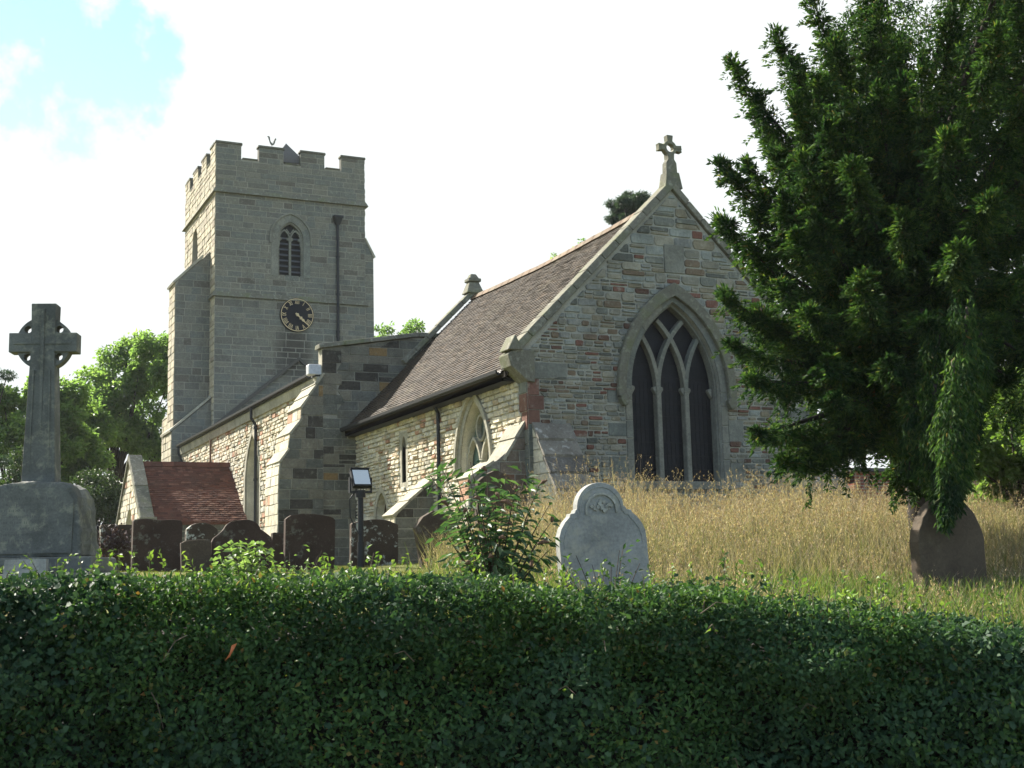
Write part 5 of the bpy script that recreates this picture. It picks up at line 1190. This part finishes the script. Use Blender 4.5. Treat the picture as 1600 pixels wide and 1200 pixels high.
sel = isivy & (rng.random(k) < .62); mk('ivy', sel, .040, .038, ivy_m, True)
mb = MB()   # dark woody heart
sg_ = np.linspace(-5.3, 5.7, 23)
for a, b_ in zip(sg_[:-1], sg_[1:]):
    A = [(*sd(a, 6.25), -1.5), (*sd(b_, 6.25), -1.5), (*sd(b_, 7.15), -1.5), (*sd(a, 7.15), -1.5)]
    B = [(*sd(a, 6.50), float(HT(a))-.30), (*sd(b_, 6.50), float(HT(b_))-.30), (*sd(b_, 7.1), float(HT(b_))-.19), (*sd(a, 7.1), float(HT(a))-.19)]; mb.hexa(A, B)
mb.build('woody_core', plain('dark_wood', (.012, .010, .007), .95), hedge)
mb = MB(); lp, lt = [], []   # twigs in the face and shoots on top
for q in range(376):
    s0 = rnd.uniform(-5, 5.4); top = q < 360
    if top: d0 = rnd.uniform(6.1, 7.2); z0_ = float(HT(s0))-.08; L_ = rnd.uniform(.07, .26)*(1.25 if s0 > 1 else 1); dv = Vector((rnd.uniform(-.5, .5), rnd.uniform(-.5, .5), 1)).normalized()
    else: d0 = rnd.uniform(5.85, 6.0); z0_ = rnd.uniform(-.9, -.1); L_ = rnd.uniform(.08, .2); dv = Vector((rnd.uniform(-1, 1), rnd.uniform(-.6, .1), rnd.uniform(-.8, .5))).normalized()
    p0 = Vector((*sd(s0, d0), z0_)); p1 = p0+dv*L_; mid = p0.lerp(p1, .5)+Vector((0, 0, .03)); mb.tube([p0, mid, p1], [.0028, .002, .001], 5)
    nl = int(L_*(75 if top else 18)); uu = rng.random(nl); lp.append(np.array(p0)*(1-uu[:, None])+np.array(p1)*uu[:, None]+rv(nl)*.01); lt.append(unit(np.array(dv)*.5+rv(nl)))
tag(mb.build('twigs', plain('pale_twig', (.10, .075, .05), .9), hedge), kind='stuff')
lp = np.concatenate(lp); lt = np.concatenate(lt); q = len(lp); V, Fs = leaf_arrays(lp, lt, unit(rv(q)*.6+np.array([0, 0, .7])), rng.uniform(.02, .045, q), rng.uniform(.012, .026, q)); np_mesh('shoots', V, Fs, leaf_mat('fresh_hedge_shoot', [(0, (.04, .09, .02)), (1, (.14, .20, .045))], .45), hedge)
mb = MB(); hl = at_d(362, 1019, 5.72)   # one dead leaf caught in the face
V = [hl+Vector((-.03, 0, -.035)), hl+Vector((-.012, -.01, -.005)), hl+Vector((.0, 0, .03)), hl+Vector((.022, -.006, .038)), hl+Vector((.012, 0, .015)), hl+Vector((-.008, 0, -.02))]
mb.add(V, [(0, 1, 5), (1, 4, 5), (1, 2, 4), (2, 3, 4)]); mb.build('dead_leaf', plain('orange_dead_leaf', (.42, .13, .05), .7), hedge)

# ---- shrubs
def shrub(name, label, px, d, tips, leaf, ln_ratio, m, cat='shrub', pan=0, dens=34, base_y=None, wr=.3, sr=.014):
    b0 = at_d(px, 900, d); B = Vector((b0.x, b0.y, G(b0.x, b0.y)-.05)); t = thing(name, label, cat, tuple(B))
    mb = MB(); lp, lt = [], []; pm = MB()
    for (tx_, ty_, td) in tips:
        T = at_d(tx_, ty_, td); M_ = B.lerp(T, .5)+Vector((0, 0, .12*(T-B).length)); n_ = 9; pts = [B*(1-k/n_)**2+M_*2*(k/n_)*(1-k/n_)+T*(k/n_)**2 for k in range(n_+1)]
        mb.tube(pts, [sr*(1-k/n_)+.0022 for k in range(n_+1)], 6); L_ = (T-B).length; nl = int(L_*dens); A = np.array(pts)
        uu = .18+.82*rng.random(nl); f = uu*n_; i0 = np.minimum(f.astype(int), n_-1); w = (f-i0)[:, None]; P_ = A[i0]*(1-w)+A[i0+1]*w; tn = unit(A[i0+1]-A[i0])
        so = rv(nl); so = unit(so-tn*(so*tn).sum(1, keepdims=True)); lp.append(P_+so*rng.uniform(0, .10, (nl, 1))); lt.append(unit(so+tn*.45+np.array([0, 0, -.35])))
        if pan and rnd.random() < pan:
            e = T+Vector((rnd.uniform(-.08, .08), rnd.uniform(-.05, .05), rnd.uniform(-.05, .05)))
            pm = MB(); pm.tube([T, T.lerp(e, .5)+Vector((0, 0, .012)), e], [.010, .016, .004], 7); pm.build('flower_head', panicle_m, t)
    mb.build('stems', twig_m, t)
    lp = np.concatenate(lp); lt = np.concatenate(lt); q = len(lp)
    V, Fs = leaf_arrays(lp, lt, unit(rv(q)*.6+np.array([0, 0, .6])), leaf*rng.uniform(.6, 1.3, q), leaf*wr*rng.uniform(.8, 1.2, q)); np_mesh('foliage', V, Fs, m, t)
    return t
bt = [(690, 730, 9.6), (712, 742, 9.3), (735, 722, 9.8), (760, 735, 9.4), (790, 745, 9.6), (822, 738, 9.7), (842, 760, 9.5), (858, 790, 9.6), (862, 815, 9.4), (700, 790, 9.3), (692, 830, 9.4), (715, 860, 9.2), (725, 800, 9.1), (750, 780, 9.1), (775, 770, 9.2), (800, 790, 9.1), (825, 810, 9.1), (840, 850, 9.1), (860, 858, 9.3), (745, 830, 9.0), (780, 840, 9.0), (810, 850, 9.0), (715, 770, 9.5), (668, 735, 9.9), (735, 755, 9.7), (805, 765, 9.6), (770, 870, 9.0), (740, 880, 9.1), (800, 885, 9.1), (830, 885, 9.1), (760, 810, 9.2), (790, 820, 9.3)]
shrub('buddleia_shrub', 'tall leafy green shrub with dead brown flower heads left of the white headstone', 772, 9.4, bt, .105, .3, bud_m, pan=.45, dens=42, wr=.30, sr=.008)
st = [(345, 868, 9.0), (362, 852, 9.1), (385, 845, 9.1), (402, 850, 9.0), (418, 862, 9.1), (425, 880, 9.0), (338, 885, 8.9), (370, 872, 8.8), (395, 875, 8.8), (410, 890, 8.9), (355, 890, 8.8), (380, 860, 9.0)]
shrub('elder_sapling', 'small bright green sapling rising over the hedge before the dark headstones', 382, 9.0, st, .062, .5, pale_leaf_m, 'sapling', dens=130, wr=.55, sr=.005)
st = [(445, 872, 8.8), (462, 878, 8.8), (452, 862, 8.9), (470, 882, 8.8), (497, 868, 8.9), (503, 860, 9.0), (490, 880, 8.9)]
shrub('bramble', 'thin pale-leaved sprig right of the small sapling', 460, 8.8, st, .045, .5, pale_leaf_m, 'bramble', dens=30, wr=.5, sr=.004)
st = [(1310, 940, 7.4), (1322, 924, 7.4), (1335, 930, 7.3), (1350, 936, 7.4), (1362, 945, 7.3), (1328, 948, 7.2), (1345, 950, 7.2)]
shrub('bindweed', 'bright pale broad leaves poking above the right part of the hedge', 1335, 7.4, st, .07, .7, pale_leaf_m, 'plant', dens=60, wr=.75, sr=.004)
st = [(870, 872, 8.6), (900, 868, 8.6), (925, 882, 8.6), (955, 885, 8.7), (985, 900, 8.7), (880, 895, 8.5), (1000, 880, 8.9), (975, 850, 9.3), (968, 860, 9.2)]
shrub('bramble', 'sparse arching stem with a few leaves across the foot of the white headstone', 950, 8.6, st, .05, .5, bud_m, 'bramble', dens=26, wr=.5, sr=.003)
st = [(1040, 905, 8.3), (1075, 897, 8.4), (1105, 900, 8.4), (1140, 915, 8.4), (1170, 930, 8.3), (1020, 915, 8.2), (1120, 925, 8.2), (1080, 925, 8.2), (1190, 905, 8.6)]
shrub('bramble', 'low arching bramble between the hedge and the dry grass', 1100, 8.2, st, .055, .5, ivy_m, 'bramble', dens=80, wr=.7, sr=.004)
# creeper on the lichened stone by the memorial
cp0 = at_d(190, 860, 20.1); cv = thing('creeper', 'dark purple-brown creeper over the pale headstone by the war memorial', 'creeper', (cp0.x, cp0.y, G(cp0.x, cp0.y)))
q = 380; pp = np.array([tuple(at_d(172+rnd.gauss(0, 11)+14*(k % 2), 850+rnd.gauss(0, 13), 20.15+rnd.uniform(-.1, .1))) for k in range(q)])
V, Fs = leaf_arrays(pp, rv(q), rv(q), rng.uniform(.03, .07, q), rng.uniform(.02, .05, q)); np_mesh('leaves', V, Fs, leaf_mat('purple_creeper', [(0, (.03, .018, .022)), (1, (.07, .04, .045))], .2), cv)
mb = MB(); mb.tube([(cp0.x, cp0.y, G(cp0.x, cp0.y)-.1), tuple(at_d(180, 850, 20.1)), tuple(at_d(190, 830, 20.1))], .01, 5); mb.build('stem', twig_m, cv)

# ---- long dry grass
def blades(s, d, h, wd, m, name, label=None, seed=False, lean=.28, curve=.5, seedm=None, cat='grass'):
    n = len(s); x, y = wxy(s, d); z = ground(x, y); a = rng.uniform(0, 2*math.pi, n); L_ = h*rng.uniform(.05, 1.0, n)*lean; wx = 2.2*np.ones(n)
    dirx, diry = np.cos(a), np.sin(a); pa = rng.uniform(0, math.pi, n); px_, py_ = np.cos(pa)*wd/2, np.sin(pa)*wd/2; rows = []
    for t, wf in ((0, 1), (.4, .9), (.75, .7), (1, .25)):
        off = L_*(t*.35+curve*t*t*1.3); hz = h*(t-curve*.12*t*t*L_/np.maximum(h, .01)*2); cx, cy, cz = x+dirx*off, y+diry*off, z-.02+hz
        rows.append(np.stack([cx-px_*wf, cy-py_*wf, cz], 1)); rows.append(np.stack([cx+px_*wf, cy+py_*wf, cz], 1))
    V = np.stack(rows, 1).reshape(-1, 3); i = np.arange(n)*8
    Fs = np.concatenate([np.stack([i+k*2, i+k*2+1, i+k*2+3, i+k*2+2], 1) for k in range(3)])
    o = np_mesh(name, V, Fs, m); tag(o, label, cat if label else None, kind='stuff')
    if seed:
        e = (rows[6]+rows[7])/2; tn = unit(e-(rows[4]+rows[5])/2); k = len(e)
        reps = [leaf_arrays(e-tn*.14*rng.random((k, 1))+rv(k)*.016, unit(tn+rv(k)*.6), rv(k), rng.uniform(.016, .045, k), rng.uniform(.005, .012, k)) for _ in range(5)]
        off = 0; Vs, Fa = [], []
        for v_, f_ in reps: Vs.append(v_); Fa.append(f_+off); off += len(v_)
        np_mesh('seed_heads', np.concatenate(Vs), np.concatenate(Fa), seedm, o)
    return o
def scatter(n, s0, s1, d0, d1, cond):
    s = rng.uniform(s0, s1, n); d = np.sqrt(rng.uniform(d0*d0, d1*d1, n)); x, y = wxy(s, d)
    k = cond(s, d, x, y); return s[k], d[k]
def longzone(s, d, x, y, loose=False):
    cl = np.array([noise.noise(Vector((a*.55, b_*.55, 2))) for a, b_ in zip(s, d)])
    edge = np.interp(d, [7, 12, 18, 26], [-.35, -.75, -.85, -.9])
    if loose: return (s > edge+rng.normal(size=len(s))*.12) & ~((x > 9.8) & (y > 22.8)) & (s < d*.52)
    return (s > edge+rng.normal(size=len(s))*.12) & ~((x > 11.2) & (y > 22.8)) & ~((x > 9.8) & (y > 23)) & (cl > -.42+.2*rng.random(len(s))) & (s < d*.52)
s_, d_ = scatter(84000, -1.2, 13, 8.2, 25, longzone)
cl = np.array([noise.noise(Vector((a*.4, b_*.4, 7))) for a, b_ in zip(s_, d_)])
hh = np.interp(d_, [8, 11.4, 14, 20], [.24, .30, .66, .92])*(1+.5*cl)*rng.choice([.5, .7, .85, 1, 1.3], len(s_), p=[.25, .25, .25, .18, .07])*rng.uniform(.8, 1.1, len(s_))*np.interp(s_/d_, [-.07, .02, .25, .42], [.6, 1, .95, .7])
blades(s_, d_, hh, rng.uniform(.003, .0065, len(s_)), straw_m, 'long_grass', 'tall dry straw-coloured grass gone to seed in front of the chancel gable', seed=True, seedm=seed_m, lean=.6)
print('stems', len(s_))
s_, d_ = scatter(150000, -1.3, 13, 7.6, 24, lambda *q: longzone(*q, loose=True)); blades(s_, d_, rng.uniform(.15, .62, len(s_))*np.interp(d_, [8, 11.4, 13], [.45, .55, 1]), rng.uniform(.004, .008, len(s_)), basal_m, 'green_undergrass', 'shorter green and yellow grass growing through the dry stems', lean=.8)
s_, d_ = scatter(60000, -8, .4, 8.5, 24, lambda s, d, x, y: (s > -.42*d) & (y < 33)); blades(s_, d_, rng.uniform(.02, .055, len(s_)), rng.uniform(.004, .009, len(s_)), lawn_m, 'lawn_grass', 'short mown grass around the old headstones', lean=.8)

# ---- added to lighten the tower's shade like lens glare: thin haze
hz_ = MB(); hz_.box(-120, 140, -60, 220, -4, 45); hm = mat('glare_haze'); t_ = NT(hm)
pv = t_.n('ShaderNodeVolumePrincipled', {'Color': (.93, .97, 1, 1), 'Density': .00022}); t_.t.links.new(pv.outputs[0], t_.n('ShaderNodeOutputMaterial').inputs['Volume'])
tag(hz_.build('glare_haze', hm), kind='stuff')

s_, d_ = scatter(26000, -1.0, 7, 7.4, 12.2, lambda *q: longzone(*q, loose=True)); blades(s_, d_, rng.uniform(.1, .34, len(s_)), rng.uniform(.004, .009, len(s_)), leaf_mat('fresh_grass', [(0, (.05, .10, .022)), (.7, (.09, .14, .035)), (1, (.17, .19, .06))], .4, rough=.7, spec=.15), 'verge_grass', 'fresh green grass along the back of the hedge', lean=.9)
